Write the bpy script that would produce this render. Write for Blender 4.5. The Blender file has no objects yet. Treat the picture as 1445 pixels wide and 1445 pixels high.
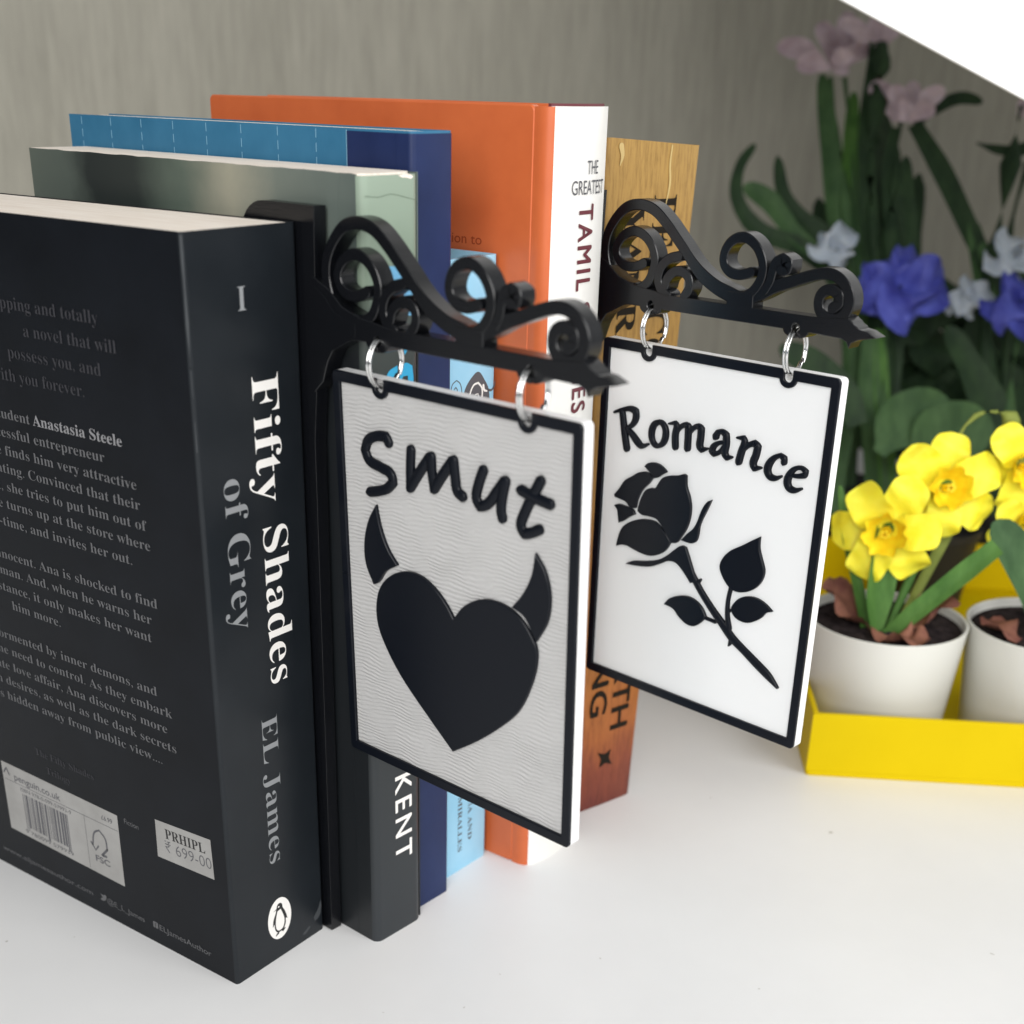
import bpy, bmesh, math, random
from mathutils import Vector, Matrix
K = 0.001                      # everything below is written in millimetres
sc = bpy.context.scene
col = sc.collection
rnd = random.Random(7)

# ------------------------------------------------------------------ camera
cam = bpy.data.cameras.new("camera")
cam.sensor_width = 36.0
cam.lens = 1872.92 / 1445 * 36.0
cam.shift_x = (722.5 - 689.507) / 1445
cam.shift_y = (1011.643 - 722.5) / 1445
cam.clip_start = 0.01
cam.clip_end = 50
cam.dof.use_dof = True
cam.dof.focus_distance = 0.355
cam.dof.aperture_fstop = 13
co = bpy.data.objects.new("camera", cam)
CROT = [[0.8065, 0.590923, 0.01916], [0.268307, -0.336927, -0.902492], [-0.526847, 0.733001, -0.43028]]
M = Matrix(((CROT[0][0], -CROT[1][0], -CROT[2][0]), (CROT[0][1], -CROT[1][1], -CROT[2][1]), (CROT[0][2], -CROT[1][2], -CROT[2][2])))
co.matrix_world = Matrix.Translation(Vector((231.22, -204.6, 227.916)) * K) @ M.to_4x4()
col.objects.link(co)
sc.camera = co

# ------------------------------------------------------------------ light
w = bpy.data.worlds.new("World")
sc.world = w
w.use_nodes = True
w.node_tree.nodes["Background"].inputs[0].default_value = (0.93, 0.97, 1.0, 1)
w.node_tree.nodes["Background"].inputs[1].default_value = 1.0
# added backdrop gradient shaping the light: bright on the window side (+x), dim left
wt = w.node_tree
wc = wt.nodes.new("ShaderNodeTexCoord")
wd_ = wt.nodes.new("ShaderNodeVectorMath")
wd_.operation = "DOT_PRODUCT"
wd_.inputs[1].default_value = (0.86, 0.1, 0.5)
wt.links.new(wc.outputs["Generated"], wd_.inputs[0])
wr = wt.nodes.new("ShaderNodeMapRange")
wr.inputs[1].default_value = -0.8
wr.inputs[2].default_value = 0.9
wr.inputs[3].default_value = 0.06
wr.inputs[4].default_value = 0.40
wt.links.new(wd_.outputs["Value"], wr.inputs[0])
wt.links.new(wr.outputs[0], wt.nodes["Background"].inputs[1])

def area(name, loc, target, size, power, colr, size_y=None):
    d = bpy.data.lights.new(name, "AREA")
    d.energy = power
    d.color = colr
    d.shape = "RECTANGLE"
    d.size = size * K
    d.size_y = (size_y or size) * K
    o = bpy.data.objects.new(name, d)
    o.location = Vector(loc) * K
    o.rotation_euler = (Vector(target) - Vector(loc)).to_track_quat("-Z", "Y").to_euler()
    col.objects.link(o)
area("window_light", (950, 60, 620), (40, 90, 60), 700, 6.5, (1.0, 0.985, 0.965), 600)
area("front_fill", (560, -900, 640), (60, 120, 90), 800, 13.2, (1.0, 0.985, 0.965))  # added unseen fill from the camera side, lifts the front-facing surfaces

sc.view_settings.view_transform = "Standard"
sc.view_settings.look = "None"
sc.view_settings.exposure = 0.07
sc.view_settings.gamma = 1.0
sc.view_settings.use_curve_mapping = False

# ------------------------------------------------------------------ materials
def mat(name, rgb, rough=0.5, spec=0.5, **kw):
    m = bpy.data.materials.new(name)
    m.use_nodes = True
    b = m.node_tree.nodes["Principled BSDF"]
    b.inputs["Base Color"].default_value = (*rgb, 1)
    b.inputs["Roughness"].default_value = rough
    b.inputs["Specular IOR Level"].default_value = spec
    for k, v in kw.items():
        b.inputs[k.replace("_", " ")].default_value = v
    return m

def nodes(m):
    nt = m.node_tree
    return nt, nt.nodes["Principled BSDF"]

def noise(nt, scale=(1, 1, 1), size=100.0, detail=4, rough=0.6, coord="Object"):
    tc = nt.nodes.new("ShaderNodeTexCoord")
    mp = nt.nodes.new("ShaderNodeMapping")
    mp.inputs["Scale"].default_value = scale
    n = nt.nodes.new("ShaderNodeTexNoise")
    n.inputs["Scale"].default_value = size
    n.inputs["Detail"].default_value = detail
    n.inputs["Roughness"].default_value = rough
    nt.links.new(tc.outputs[coord], mp.inputs[0])
    nt.links.new(mp.outputs[0], n.inputs[0])
    return n

def ramp(nt, src, stops):
    r = nt.nodes.new("ShaderNodeValToRGB")
    e = r.color_ramp.elements
    while len(e) < len(stops):
        e.new(0.5)
    for el, (p, c) in zip(e, stops):
        el.position = p
        el.color = (*c, 1)
    nt.links.new(src, r.inputs[0])
    return r

def vary(m, a, b, scale=(1, 1, 1), size=100.0, lo=0.35, hi=0.65, detail=4):
    nt, bs = nodes(m)
    n = noise(nt, scale, size, detail)
    r = ramp(nt, n.outputs[0], [(lo, a), (hi, b)])
    nt.links.new(r.outputs[0], bs.inputs["Base Color"])
    return m

def bump(m, scale=(1, 1, 1), size=800.0, strength=0.2, dist=0.0002, detail=3):
    nt, bs = nodes(m)
    n = noise(nt, scale, size, detail)
    b = nt.nodes.new("ShaderNodeBump")
    b.inputs["Strength"].default_value = strength
    b.inputs["Distance"].default_value = dist
    nt.links.new(n.outputs[0], b.inputs["Height"])
    nt.links.new(b.outputs[0], bs.inputs["Normal"])
    return m

def axis_ramp(m, axis, lo, hi, stops, nsize=60.0, nscale=(1, 1, 1), amount=0.25):
    """printed colour that runs along one axis of the object (mm lo..hi), broken up by noise"""
    nt, bs = nodes(m)
    tc = nt.nodes.new("ShaderNodeTexCoord")
    sp = nt.nodes.new("ShaderNodeSeparateXYZ")
    nt.links.new(tc.outputs["Object"], sp.inputs[0])
    mr = nt.nodes.new("ShaderNodeMapRange")
    mr.inputs[1].default_value = lo * K
    mr.inputs[2].default_value = hi * K
    nt.links.new(sp.outputs[axis], mr.inputs[0])
    n = noise(nt, nscale, nsize, 5)
    ma = nt.nodes.new("ShaderNodeMath")
    ma.operation = "MULTIPLY_ADD"
    ma.inputs[1].default_value = amount
    nt.links.new(n.outputs[0], ma.inputs[0])
    sb = nt.nodes.new("ShaderNodeMath")
    sb.operation = "SUBTRACT"
    sb.inputs[1].default_value = amount * 0.5
    nt.links.new(mr.outputs[0], sb.inputs[0])
    nt.links.new(sb.outputs[0], ma.inputs[2])
    r = ramp(nt, ma.outputs[0], stops)
    nt.links.new(r.outputs[0], bs.inputs["Base Color"])
    return m

MT = {}
MT["table"] = bump(vary(mat("white_laminate", (0.8, 0.8, 0.8), 0.38, 0.35), (0.75, 0.75, 0.75), (0.78, 0.78, 0.78), size=14), size=1500, strength=0.05)
def specks(m):
    nt, bs = nodes(m)
    base = bs.inputs["Base Color"].links[0].from_socket
    n = noise(nt, (1, 1, 1), 210, 1, 0.4)
    r = ramp(nt, n.outputs[0], [(0.795, (1, 1, 1)), (0.82, (0.62, 0.6, 0.57))])
    mx = nt.nodes.new("ShaderNodeMix")
    mx.data_type = "RGBA"
    mx.blend_type = "MULTIPLY"
    mx.inputs[0].default_value = 1
    nt.links.new(base, mx.inputs[6])
    nt.links.new(r.outputs[0], mx.inputs[7])
    nt.links.new(mx.outputs[2], bs.inputs["Base Color"])
    n2 = noise(nt, (1, 1, 1), 30, 5)
    mr = nt.nodes.new("ShaderNodeMapRange")
    mr.inputs[3].default_value = 0.3
    mr.inputs[4].default_value = 0.5
    nt.links.new(n2.outputs[0], mr.inputs[0])
    nt.links.new(mr.outputs[0], bs.inputs["Roughness"])
specks(MT["table"])
MT["wall"] = bump(vary(mat("wallpaper", (0.4, 0.39, 0.35), 0.85, 0.2), (0.345, 0.330, 0.278), (0.43, 0.411, 0.35), scale=(1, 1, 0.05), size=32, lo=0.2, hi=0.8, detail=9), scale=(1, 1, 0.08), size=260, strength=0.35, dist=0.001)
def grain(m, scale, size, lo, hi):
    nt, bs = nodes(m)
    base = bs.inputs["Base Color"].links[0].from_socket
    n = noise(nt, scale, size, 4, 0.7)
    r = ramp(nt, n.outputs[0], [(0.3, (lo, lo, lo)), (0.7, (hi, hi, hi))])
    mx = nt.nodes.new("ShaderNodeMix")
    mx.data_type = "RGBA"
    mx.blend_type = "MULTIPLY"
    mx.inputs[0].default_value = 1
    nt.links.new(base, mx.inputs[6])
    nt.links.new(r.outputs[0], mx.inputs[7])
    nt.links.new(mx.outputs[2], bs.inputs["Base Color"])
grain(MT["wall"], (1, 1, 0.07), 330, 0.84, 1.12)
MT["black_cover"] = bump(vary(mat("black_laminated_card", (0.006, 0.007, 0.009), 0.32, 0.2), (0.003, 0.004, 0.006), (0.005, 0.0065, 0.0095), size=40), size=2500, strength=0.06)
MT["charcoal"] = bump(vary(mat("charcoal_laminated_card", (0.011, 0.0125, 0.0135), 0.33, 0.3), (0.008, 0.0105, 0.0135), (0.011, 0.014, 0.0175), size=40), size=2500, strength=0.06)
MT["black_plastic"] = bump(mat("black_printed_plastic", (0.004, 0.0045, 0.006), 0.27, 0.45), scale=(0.12, 0.12, 1), size=2200, strength=0.3, dist=0.0001)
MT["black_raised"] = bump(mat("black_printed_layer", (0.0035, 0.005, 0.009), 0.34, 0.22), scale=(1, 1, 1), size=2000, strength=0.08, dist=0.0001)
MT["white_plastic"] = mat("white_printed_plastic", (0.80, 0.80, 0.80), 0.42, 0.45)
MT["steel"] = mat("bright_steel", (0.78, 0.78, 0.77), 0.13, 0.5, Metallic=1.0)
MT["pages"] = bump(vary(mat("page_edges", (0.75, 0.68, 0.6), 0.9, 0.1), (0.80, 0.71, 0.62), (0.90, 0.83, 0.75), scale=(0.05, 1, 1), size=900, detail=2), scale=(0.03, 1, 1), size=2500, strength=0.5, dist=0.0002)
MT["title_white"] = mat("white_ink", (0.82, 0.80, 0.77), 0.5, 0.3)
MT["title_grey"] = mat("silver_ink", (0.25, 0.26, 0.27), 0.45, 0.4)
MT["blurb"] = mat("grey_ink", (0.115, 0.116, 0.122), 0.5, 0.3)
MT["blurb_bold"] = mat("light_grey_ink", (0.24, 0.24, 0.25), 0.5, 0.3)
MT["blurb_dim"] = mat("dark_grey_ink", (0.036, 0.036, 0.042), 0.5, 0.3)
MT["sticker"] = vary(mat("label_paper", (0.5, 0.5, 0.5), 0.6, 0.2), (0.30, 0.295, 0.285), (0.35, 0.345, 0.335), size=80)
MT["ink"] = mat("black_ink", (0.03, 0.03, 0.03), 0.6, 0.2)
MT["ink_faded"] = mat("faded_ink", (0.10, 0.10, 0.11), 0.6, 0.2)
MT["kent_cover"] = axis_ramp(mat("misty_printed_card", (0.2, 0.25, 0.2), 0.42, 0.4), 0, -137, 0,
    [(0.0, (0.10, 0.12, 0.10)), (0.13, (0.085, 0.105, 0.09)), (0.2, (0.02, 0.026, 0.025)), (0.36, (0.025, 0.032, 0.03)), (0.5, (0.10, 0.13, 0.105)), (0.66, (0.33, 0.32, 0.25)), (0.78, (0.16, 0.185, 0.16)), (1.0, (0.09, 0.115, 0.105))], 25, (1, 1, 1), 0.22)
def dark_below(m, z0, z1, rgb):
    """the print turns to a plain dark colour below a given height"""
    nt, bs = nodes(m)
    base = bs.inputs["Base Color"].links[0].from_socket
    tc = nt.nodes.new("ShaderNodeTexCoord")
    sp = nt.nodes.new("ShaderNodeSeparateXYZ")
    nt.links.new(tc.outputs["Object"], sp.inputs[0])
    mr = nt.nodes.new("ShaderNodeMapRange")
    mr.inputs[1].default_value = z0*K
    mr.inputs[2].default_value = z1*K
    nt.links.new(sp.outputs[2], mr.inputs[0])
    mx = nt.nodes.new("ShaderNodeMix")
    mx.data_type = "RGBA"
    mx.inputs[6].default_value = (*rgb, 1)
    nt.links.new(mr.outputs[0], mx.inputs[0])
    nt.links.new(base, mx.inputs[7])
    nt.links.new(mx.outputs[2], bs.inputs["Base Color"])
dark_below(MT["kent_cover"], 168, 190, (0.010, 0.012, 0.014))
MT["kent_spine"] = axis_ramp(mat("printed_spine_card", (0.2, 0.25, 0.2), 0.42, 0.4), 2, 0, 209,
    [(0.0, (0.022, 0.026, 0.030)), (0.76, (0.02, 0.024, 0.024)), (0.845, (0.06, 0.075, 0.068)), (0.885, (0.19, 0.25, 0.19)), (1.0, (0.27, 0.34, 0.27))], 40, (1, 1, 0.5), 0.03)
MT["crease"] = mat("worn_crease", (0.15, 0.20, 0.15), 0.6, 0.2)
MT["wear"] = mat("rubbed_card_edge", (0.045, 0.05, 0.055), 0.6, 0.3)
MT["cyan"] = mat("cyan_ink", (0.03, 0.36, 0.62), 0.45, 0.4)
MT["pale_blue_ink"] = mat("pale_blue_ink", (0.16, 0.42, 0.66), 0.45, 0.4)
MT["blue_cover"] = vary(mat("sky_blue_card", (0.06, 0.22, 0.4), 0.45, 0.35), (0.024, 0.13, 0.24), (0.038, 0.165, 0.29), size=50)
MT["navy"] = vary(mat("navy_card", (0.02, 0.04, 0.16), 0.45, 0.35), (0.006, 0.016, 0.07), (0.010, 0.022, 0.088), size=60)
MT["dash"] = mat("pale_line_ink", (0.20, 0.38, 0.51), 0.5, 0.3)
MT["light_blue"] = vary(mat("pale_blue_card", (0.36, 0.65, 0.84), 0.5, 0.3), (0.28, 0.56, 0.75), (0.33, 0.60, 0.78), size=60)
MT["orange"] = bump(vary(mat("orange_jacket", (0.56, 0.14, 0.03), 0.36, 0.45), (0.54, 0.115, 0.034), (0.63, 0.145, 0.044), size=35), scale=(1, 1, 0.15), size=180, strength=0.12, dist=0.0006)
MT["white_jacket"] = vary(mat("white_jacket", (0.78, 0.77, 0.74), 0.4, 0.4), (0.77, 0.76, 0.73), (0.82, 0.81, 0.78), size=40)
MT["plum_ink"] = mat("plum_ink", (0.14, 0.035, 0.045), 0.5, 0.3)
MT["rust_ink"] = mat("rust_ink", (0.30, 0.045, 0.012), 0.5, 0.3)
MT["white_ink"] = mat("offwhite_ink", (0.8, 0.79, 0.76), 0.5, 0.3)
def wood_mat():
    m = mat("woodgrain_printed_card", (0.5, 0.3, 0.1), 0.45, 0.35)
    nt, bs = nodes(m)
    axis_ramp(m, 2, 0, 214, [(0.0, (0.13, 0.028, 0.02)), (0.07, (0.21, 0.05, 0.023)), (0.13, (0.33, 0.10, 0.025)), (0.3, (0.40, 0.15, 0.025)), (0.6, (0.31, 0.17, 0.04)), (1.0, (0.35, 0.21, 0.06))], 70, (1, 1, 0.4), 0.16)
    base = bs.inputs["Base Color"].links[0].from_socket
    n = noise(nt, (1, 1, 0.12), 900, 6, 0.7)
    r = ramp(nt, n.outputs[0], [(0.3, (0.52, 0.46, 0.40)), (0.52, (1, 1, 1)), (0.75, (1.25, 1.25, 1.2))])
    mx = nt.nodes.new("ShaderNodeMix")
    mx.data_type = "RGBA"
    mx.blend_type = "MULTIPLY"
    mx.inputs[0].default_value = 0.8
    nt.links.new(base, mx.inputs[6])
    nt.links.new(r.outputs[0], mx.inputs[7])
    nt.links.new(mx.outputs[2], bs.inputs["Base Color"])
    return m
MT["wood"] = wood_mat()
MT["wood_ink"] = mat("dark_brown_ink", (0.012, 0.009, 0.006), 0.55, 0.12)
MT["yellow_tray"] = bump(vary(mat("yellow_printed_plastic", (0.83, 0.56, 0.01), 0.5, 0.12), (0.61, 0.445, 0.0), (0.64, 0.47, 0.001), scale=(1, 1, 1), size=25), scale=(0.1, 0.1, 1), size=1800, strength=0.2, dist=0.0002)
MT["pot"] = mat("white_glazed_plastic", (0.66, 0.66, 0.62), 0.4, 0.4)
MT["soil"] = bump(vary(mat("dark_foam_soil", (0.03, 0.025, 0.025), 1.0, 0.0), (0.018, 0.015, 0.016), (0.05, 0.04, 0.04), size=250), size=900, strength=0.8, dist=0.001)
MT["dry"] = vary(mat("dry_brown_leaf", (0.2, 0.08, 0.06), 0.7, 0.2), (0.15, 0.055, 0.045), (0.27, 0.12, 0.08), size=120)
def leaf_mat(name, a, b, trans=0.15):
    m = vary(mat(name, a, 0.6, 0.2), a, b, scale=(1, 1, 0.4), size=140)
    nodes(m)[1].inputs["Subsurface Weight"].default_value = 0.0
    return m
MT["leaf"] = leaf_mat("green_leaf", (0.05, 0.13, 0.025), (0.09, 0.20, 0.045))
MT["leaf_dark"] = leaf_mat("dark_green_leaf", (0.014, 0.032, 0.015), (0.028, 0.058, 0.024))
MT["leaf_mid"] = leaf_mat("mid_green_leaf", (0.035, 0.08, 0.03), (0.065, 0.13, 0.05))
MT["stem"] = leaf_mat("yellow_green_stem", (0.16, 0.20, 0.04), (0.24, 0.28, 0.06))
MT["petal_yellow"] = vary(mat("yellow_petal", (0.85, 0.62, 0.02), 0.5, 0.3, Subsurface_Weight=0.0), (0.89, 0.76, 0.02), (0.94, 0.87, 0.07), size=110)
MT["corona"] = vary(mat("golden_trumpet", (0.86, 0.50, 0.01), 0.5, 0.3), (0.90, 0.60, 0.01), (0.93, 0.78, 0.025), size=220)
MT["petal_blue"] = vary(mat("violet_blue_petal", (0.08, 0.08, 0.5), 0.55, 0.3), (0.03, 0.035, 0.27), (0.09, 0.11, 0.48), size=90)
MT["petal_white"] = vary(mat("pale_blue_white_petal", (0.6, 0.65, 0.72), 0.55, 0.3), (0.34, 0.40, 0.48), (0.50, 0.55, 0.62), size=90)
MT["petal_pink"] = vary(mat("dusty_pink_petal", (0.5, 0.34, 0.4), 0.6, 0.3), (0.46, 0.35, 0.40), (0.66, 0.54, 0.59), size=90)
MT["nursery_pot"] = mat("black_nursery_pot", (0.015, 0.015, 0.016), 0.5, 0.4)
MT["board"] = mat("white_foam_board", (0.88, 0.88, 0.87), 0.6, 0.3)

def ripple(m):
    """layer lines of the 3D print on the white board: wavy grooves"""
    nt, bs = nodes(m)
    tc = nt.nodes.new("ShaderNodeTexCoord")
    mp = nt.nodes.new("ShaderNodeMapping")
    mp.inputs["Rotation"].default_value = (0, 0.09, 0)
    wv = nt.nodes.new("ShaderNodeTexWave")
    wv.wave_type = "BANDS"
    wv.bands_direction = "Z"
    wv.inputs["Scale"].default_value = 290
    wv.inputs["Distortion"].default_value = 13.0
    wv.inputs["Detail"].default_value = 2.5
    wv.inputs["Detail Scale"].default_value = 0.32
    nt.links.new(tc.outputs["Object"], mp.inputs[0])
    nt.links.new(mp.outputs[0], wv.inputs[0])
    n = noise(nt, (1, 1, 1), 45, 4)
    mu = nt.nodes.new("ShaderNodeMath")
    mu.operation = "MULTIPLY"
    nt.links.new(wv.outputs["Fac"], mu.inputs[0])
    nt.links.new(n.outputs[0], mu.inputs[1])
    b = nt.nodes.new("ShaderNodeBump")
    b.inputs["Strength"].default_value = 0.9
    b.inputs["Distance"].default_value = 0.00035
    nt.links.new(mu.outputs[0], b.inputs["Height"])
    nt.links.new(b.outputs[0], bs.inputs["Normal"])
    return m
MT["white_rippled_shaded"] = ripple(mat("shaded_white_rippled_plastic", (0.515, 0.51, 0.505), 0.45, 0.4))  # shade on the front board is put into its greyer base colour
MT["white_smooth"] = bump(mat("white_matte_plastic", (0.81, 0.815, 0.815), 0.5, 0.35), size=600, strength=0.35, dist=0.00015)

for nm, wt_ in (("petal_yellow", 0.3), ("petal_pink", 0.3), ("petal_white", 0.3), ("petal_blue", 0.2), ("leaf", 0.15), ("leaf_mid", 0.15)):
    bs_ = nodes(MT[nm])[1]
    bs_.inputs["Subsurface Weight"].default_value = wt_
    bs_.inputs["Subsurface Radius"].default_value = (1, 0.7, 0.4)
    bs_.inputs["Subsurface Scale"].default_value = 0.0015
    bump(MT[nm], scale=(1, 1, 0.25), size=700, strength=0.25, dist=0.0003)

# ------------------------------------------------------------------ mesh helpers
def hermite(pts, closed=False, n=5, corner=55):
    P = [Vector(p) for p in pts]
    N = len(P)
    out = []
    def tang(i, outgoing):
        if not closed and i == 0:
            return P[1] - P[0]
        if not closed and i == N - 1:
            return P[-1] - P[-2]
        a, b = P[i] - P[i - 1], P[(i + 1) % N] - P[i]
        if a.length < 1e-6 or b.length < 1e-6:
            return b if outgoing else a
        if a.angle(b) > math.radians(corner):
            return b if outgoing else a
        t = (a.normalized() + b.normalized()).normalized()
        return t * (b.length if outgoing else a.length)
    for i in range(N if closed else N - 1):
        p0, p1 = P[i], P[(i + 1) % N]
        m0, m1 = tang(i, True), tang((i + 1) % N, False)
        for k in range(n):
            t = k / n
            t2, t3 = t * t, t * t * t
            out.append((2*t3-3*t2+1)*p0 + (t3-2*t2+t)*m0 + (-2*t3+3*t2)*p1 + (t3-t2)*m1)
    if not closed:
        out.append(P[-1])
    return out

def area2(poly):
    return sum(poly[i-1][0]*poly[i][1] - poly[i][0]*poly[i-1][1] for i in range(len(poly)))

def inset(poly, d):
    """offset a counter-clockwise outline inwards by d"""
    N = len(poly)
    out = []
    for i in range(N):
        p0, p, p1 = Vector(poly[i-1]), Vector(poly[i]), Vector(poly[(i+1) % N])
        a, b = (p - p0), (p1 - p)
        if a.length < 1e-9 or b.length < 1e-9:
            out.append(p.copy()); continue
        a.normalize(); b.normalize()
        na, nb = Vector((-a.y, a.x)), Vector((-b.y, b.x))
        m = na + nb
        if m.length < 0.3:
            m = na
        m.normalize()
        c = max(0.5, m.dot(na))
        out.append(p + m * (d / c))
    return out

FLAT = lambda u, w, n: (u, n, w)          # sign and bracket parts: u across, w up, n away from the viewer
PLAN = lambda u, w, n: (u, w, n)          # plan outline extruded upwards

class MB:
    def __init__(s):
        s.v, s.f = [], []
    def add(s, vs, fs):
        o = len(s.v)
        s.v += [tuple(v) for v in vs]
        s.f += [tuple(i + o for i in f) for f in fs]
        return s
    def box(s, x0, x1, y0, y1, z0, z1):
        return s.add([(x, y, z) for x in (x0, x1) for y in (y0, y1) for z in (z0, z1)],
                     [(0, 1, 3, 2), (4, 6, 7, 5), (0, 4, 5, 1), (2, 3, 7, 6), (0, 2, 6, 4), (1, 5, 7, 3)])
    def prism(s, poly, n0, n1, bev=0.0, f=FLAT, bev2=0.0):
        poly = [tuple(p) for p in poly]
        if area2(poly) < 0:
            poly = poly[::-1]
        N = len(poly)
        rings = []
        if bev > 0:
            rings.append((inset(poly, bev), n0))
            rings.append((poly, n0 + math.copysign(bev, n1 - n0)))
        else:
            rings.append((poly, n0))
        if bev2 > 0:
            rings.append((poly, n1 - math.copysign(bev2, n1 - n0)))
            rings.append((inset(poly, bev2), n1))
        else:
            rings.append((poly, n1))
        vs, fs = [], []
        for r, n in rings:
            vs += [f(p[0], p[1], n) for p in r]
        for k in range(len(rings) - 1):
            for i in range(N):
                j = (i + 1) % N
                fs.append((k*N+i, k*N+j, (k+1)*N+j, (k+1)*N+i))
        fs.append(tuple(range(N)))
        fs.append(tuple((len(rings)-1)*N + i for i in range(N)))
        return s.add(vs, fs)
    def ribbon(s, path, hw, n0, n1, bev=0.2, f=FLAT, n=5, smooth=True, cap=True, flat_ends=False):
        pts = [Vector(p) for p in path]
        if not isinstance(hw, (list, tuple)):
            hw = [hw] * len(pts)
        P3 = [Vector((p.x, p.y, h)) for p, h in zip(pts, hw)]
        Q = hermite(P3, n=n) if smooth and len(P3) > 2 else P3
        C = [Vector((q.x, q.y)) for q in Q]
        H = [max(0.05, q.z) for q in Q]
        T = []
        for i in range(len(C)):
            a = C[max(0, i-1)]; b = C[min(len(C)-1, i+1)]
            T.append((b - a).normalized())
        st = [(c, t, h) for c, t, h in zip(C, T, H)]
        if not flat_ends:
            pre, post = [], []
            for k in range(1, 6):
                a = k / 5 * math.pi / 2
                pre.append((C[0] - T[0]*H[0]*math.sin(a), T[0], max(0.04, H[0]*math.cos(a))))
                post.append((C[-1] + T[-1]*H[-1]*math.sin(a), T[-1], max(0.04, H[-1]*math.cos(a))))
            st = pre[::-1] + st + post
        vs, fs = [], []
        sg = 1 if n1 > n0 else -1
        for c, t, h in st:
            nn = Vector((-t.y, t.x))
            b = min(bev, h * 0.8)
            for q, d in ((h-b, n0), (h, n0+sg*b), (h, n1), (-h, n1), (-h, n0+sg*b), (-(h-b), n0)):
                p = c + nn*q
                vs.append(f(p.x, p.y, d))
        for i in range(len(st)-1):
            for k in range(6):
                l = (k+1) % 6
                fs.append((i*6+k, i*6+l, (i+1)*6+l, (i+1)*6+k))
        fs.append(tuple(range(6)))
        fs.append(tuple((len(st)-1)*6+k for k in range(6)))
        return s.add(vs, fs)
    def tube(s, path, r, seg=10, n=4, closed=False, smooth=True):
        pts = [Vector(p) for p in path]
        rr = r if isinstance(r, (list, tuple)) else [r]*len(pts)
        P4 = [Vector((p.x, p.y, p.z, q)) for p, q in zip(pts, rr)]
        Q = hermite(P4, closed=closed, n=n, corner=170) if smooth else P4
        C = [Vector(q[:3]) for q in Q]; R = [q[3] for q in Q]
        N = len(C)
        vs, fs = [], []
        up = None
        for i in range(N):
            a = C[i-1] if (closed or i > 0) else C[i]
            b = C[(i+1) % N] if (closed or i < N-1) else C[i]
            t = (b-a).normalized()
            if up is None:
                up = t.orthogonal().normalized()
            up = (up - t*up.dot(t)).normalized()
            v = t.cross(up)
            for k in range(seg):
                an = 2*math.pi*k/seg
                vs.append(C[i] + (up*math.cos(an) + v*math.sin(an))*R[i])
        for i in range(N if closed else N-1):
            for k in range(seg):
                l = (k+1) % seg
                j = (i+1) % N
                fs.append((i*seg+k, i*seg+l, j*seg+l, j*seg+k))
        if not closed:
            fs.append(tuple(range(seg)))
            fs.append(tuple((N-1)*seg+k for k in range(seg)))
        return s.add(vs, fs)
    def lathe(s, prof, c=(0, 0, 0), seg=64):
        vs, fs = [], []
        for r, z in prof:
            for k in range(seg):
                a = 2*math.pi*k/seg
                vs.append((c[0]+r*math.cos(a), c[1]+r*math.sin(a), c[2]+z))
        for i in range(len(prof)-1):
            for k in range(seg):
                l = (k+1) % seg
                fs.append((i*seg+k, i*seg+l, (i+1)*seg+l, (i+1)*seg+k))
        return s.add(vs, fs)
    def grid(s, rows):
        """sheet from rows of points"""
        m = len(rows[0])
        fs = [(i*m+k, i*m+k+1, (i+1)*m+k+1, (i+1)*m+k) for i in range(len(rows)-1) for k in range(m-1)]
        return s.add([p for r in rows for p in r], fs)
    def build(s, name, m, parent=None, smooth=35, recalc=True):
        me = bpy.data.meshes.new(name)
        me.from_pydata([(x*K, y*K, z*K) for x, y, z in s.v], [], s.f)
        if recalc:
            b = bmesh.new(); b.from_mesh(me)
            bmesh.ops.recalc_face_normals(b, faces=b.faces)
            b.to_mesh(me); b.free()
        for x in (m if isinstance(m, (list, tuple)) else [m]):
            me.materials.append(x)
        if smooth:
            for p in me.polygons:
                p.use_smooth = True
            me.set_sharp_from_angle(angle=math.radians(smooth))
        o = bpy.data.objects.new(name, me)
        col.objects.link(o)
        if parent:
            o.parent = parent
        return o

def tag(o, label, cat, group=None):
    o["label"] = label
    o["category"] = cat
    if group:
        o["group"] = group
    return o

def thing(name, label, cat, loc=(0, 0, 0), rot=(0, 0, 0), group=None):
    o = bpy.data.objects.new(name, None)
    o.empty_display_size = 0.01
    o.location = Vector(loc) * K
    o.rotation_euler = rot
    col.objects.link(o)
    return tag(o, label, cat, group)

# ------------------------------------------------------------------ lettering (Blender's built-in font)
def bold(s):
    return "".join(chr(0x1D400+ord(c)-65) if "A" <= c <= "Z" else chr(0x1D41A+ord(c)-97) if "a" <= c <= "z" else c for c in s)

def glyphs(body, offset=0.0, spacing=1.0):
    c = bpy.data.curves.new("lettering", "FONT")
    c.body = body
    c.size = 1.0
    c.offset = offset
    c.space_character = spacing
    c.resolution_u = 4
    o = bpy.data.objects.new("lettering", c)
    col.objects.link(o)
    bpy.context.view_layer.update()
    dg = bpy.context.evaluated_depsgraph_get()
    me = bpy.data.meshes.new_from_object(o.evaluated_get(dg))
    bpy.data.objects.remove(o)
    bpy.data.curves.remove(c)
    vs = [v.co.copy() for v in me.vertices]
    fs = [tuple(p.vertices) for p in me.polygons]
    bpy.data.meshes.remove(me)
    return vs, fs

CAPS = {}
def capheight(serif):
    if serif not in CAPS:
        vs, _ = glyphs(bold("H") if serif else "H")
        CAPS[serif] = max(v.y for v in vs)
    return CAPS[serif]

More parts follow.
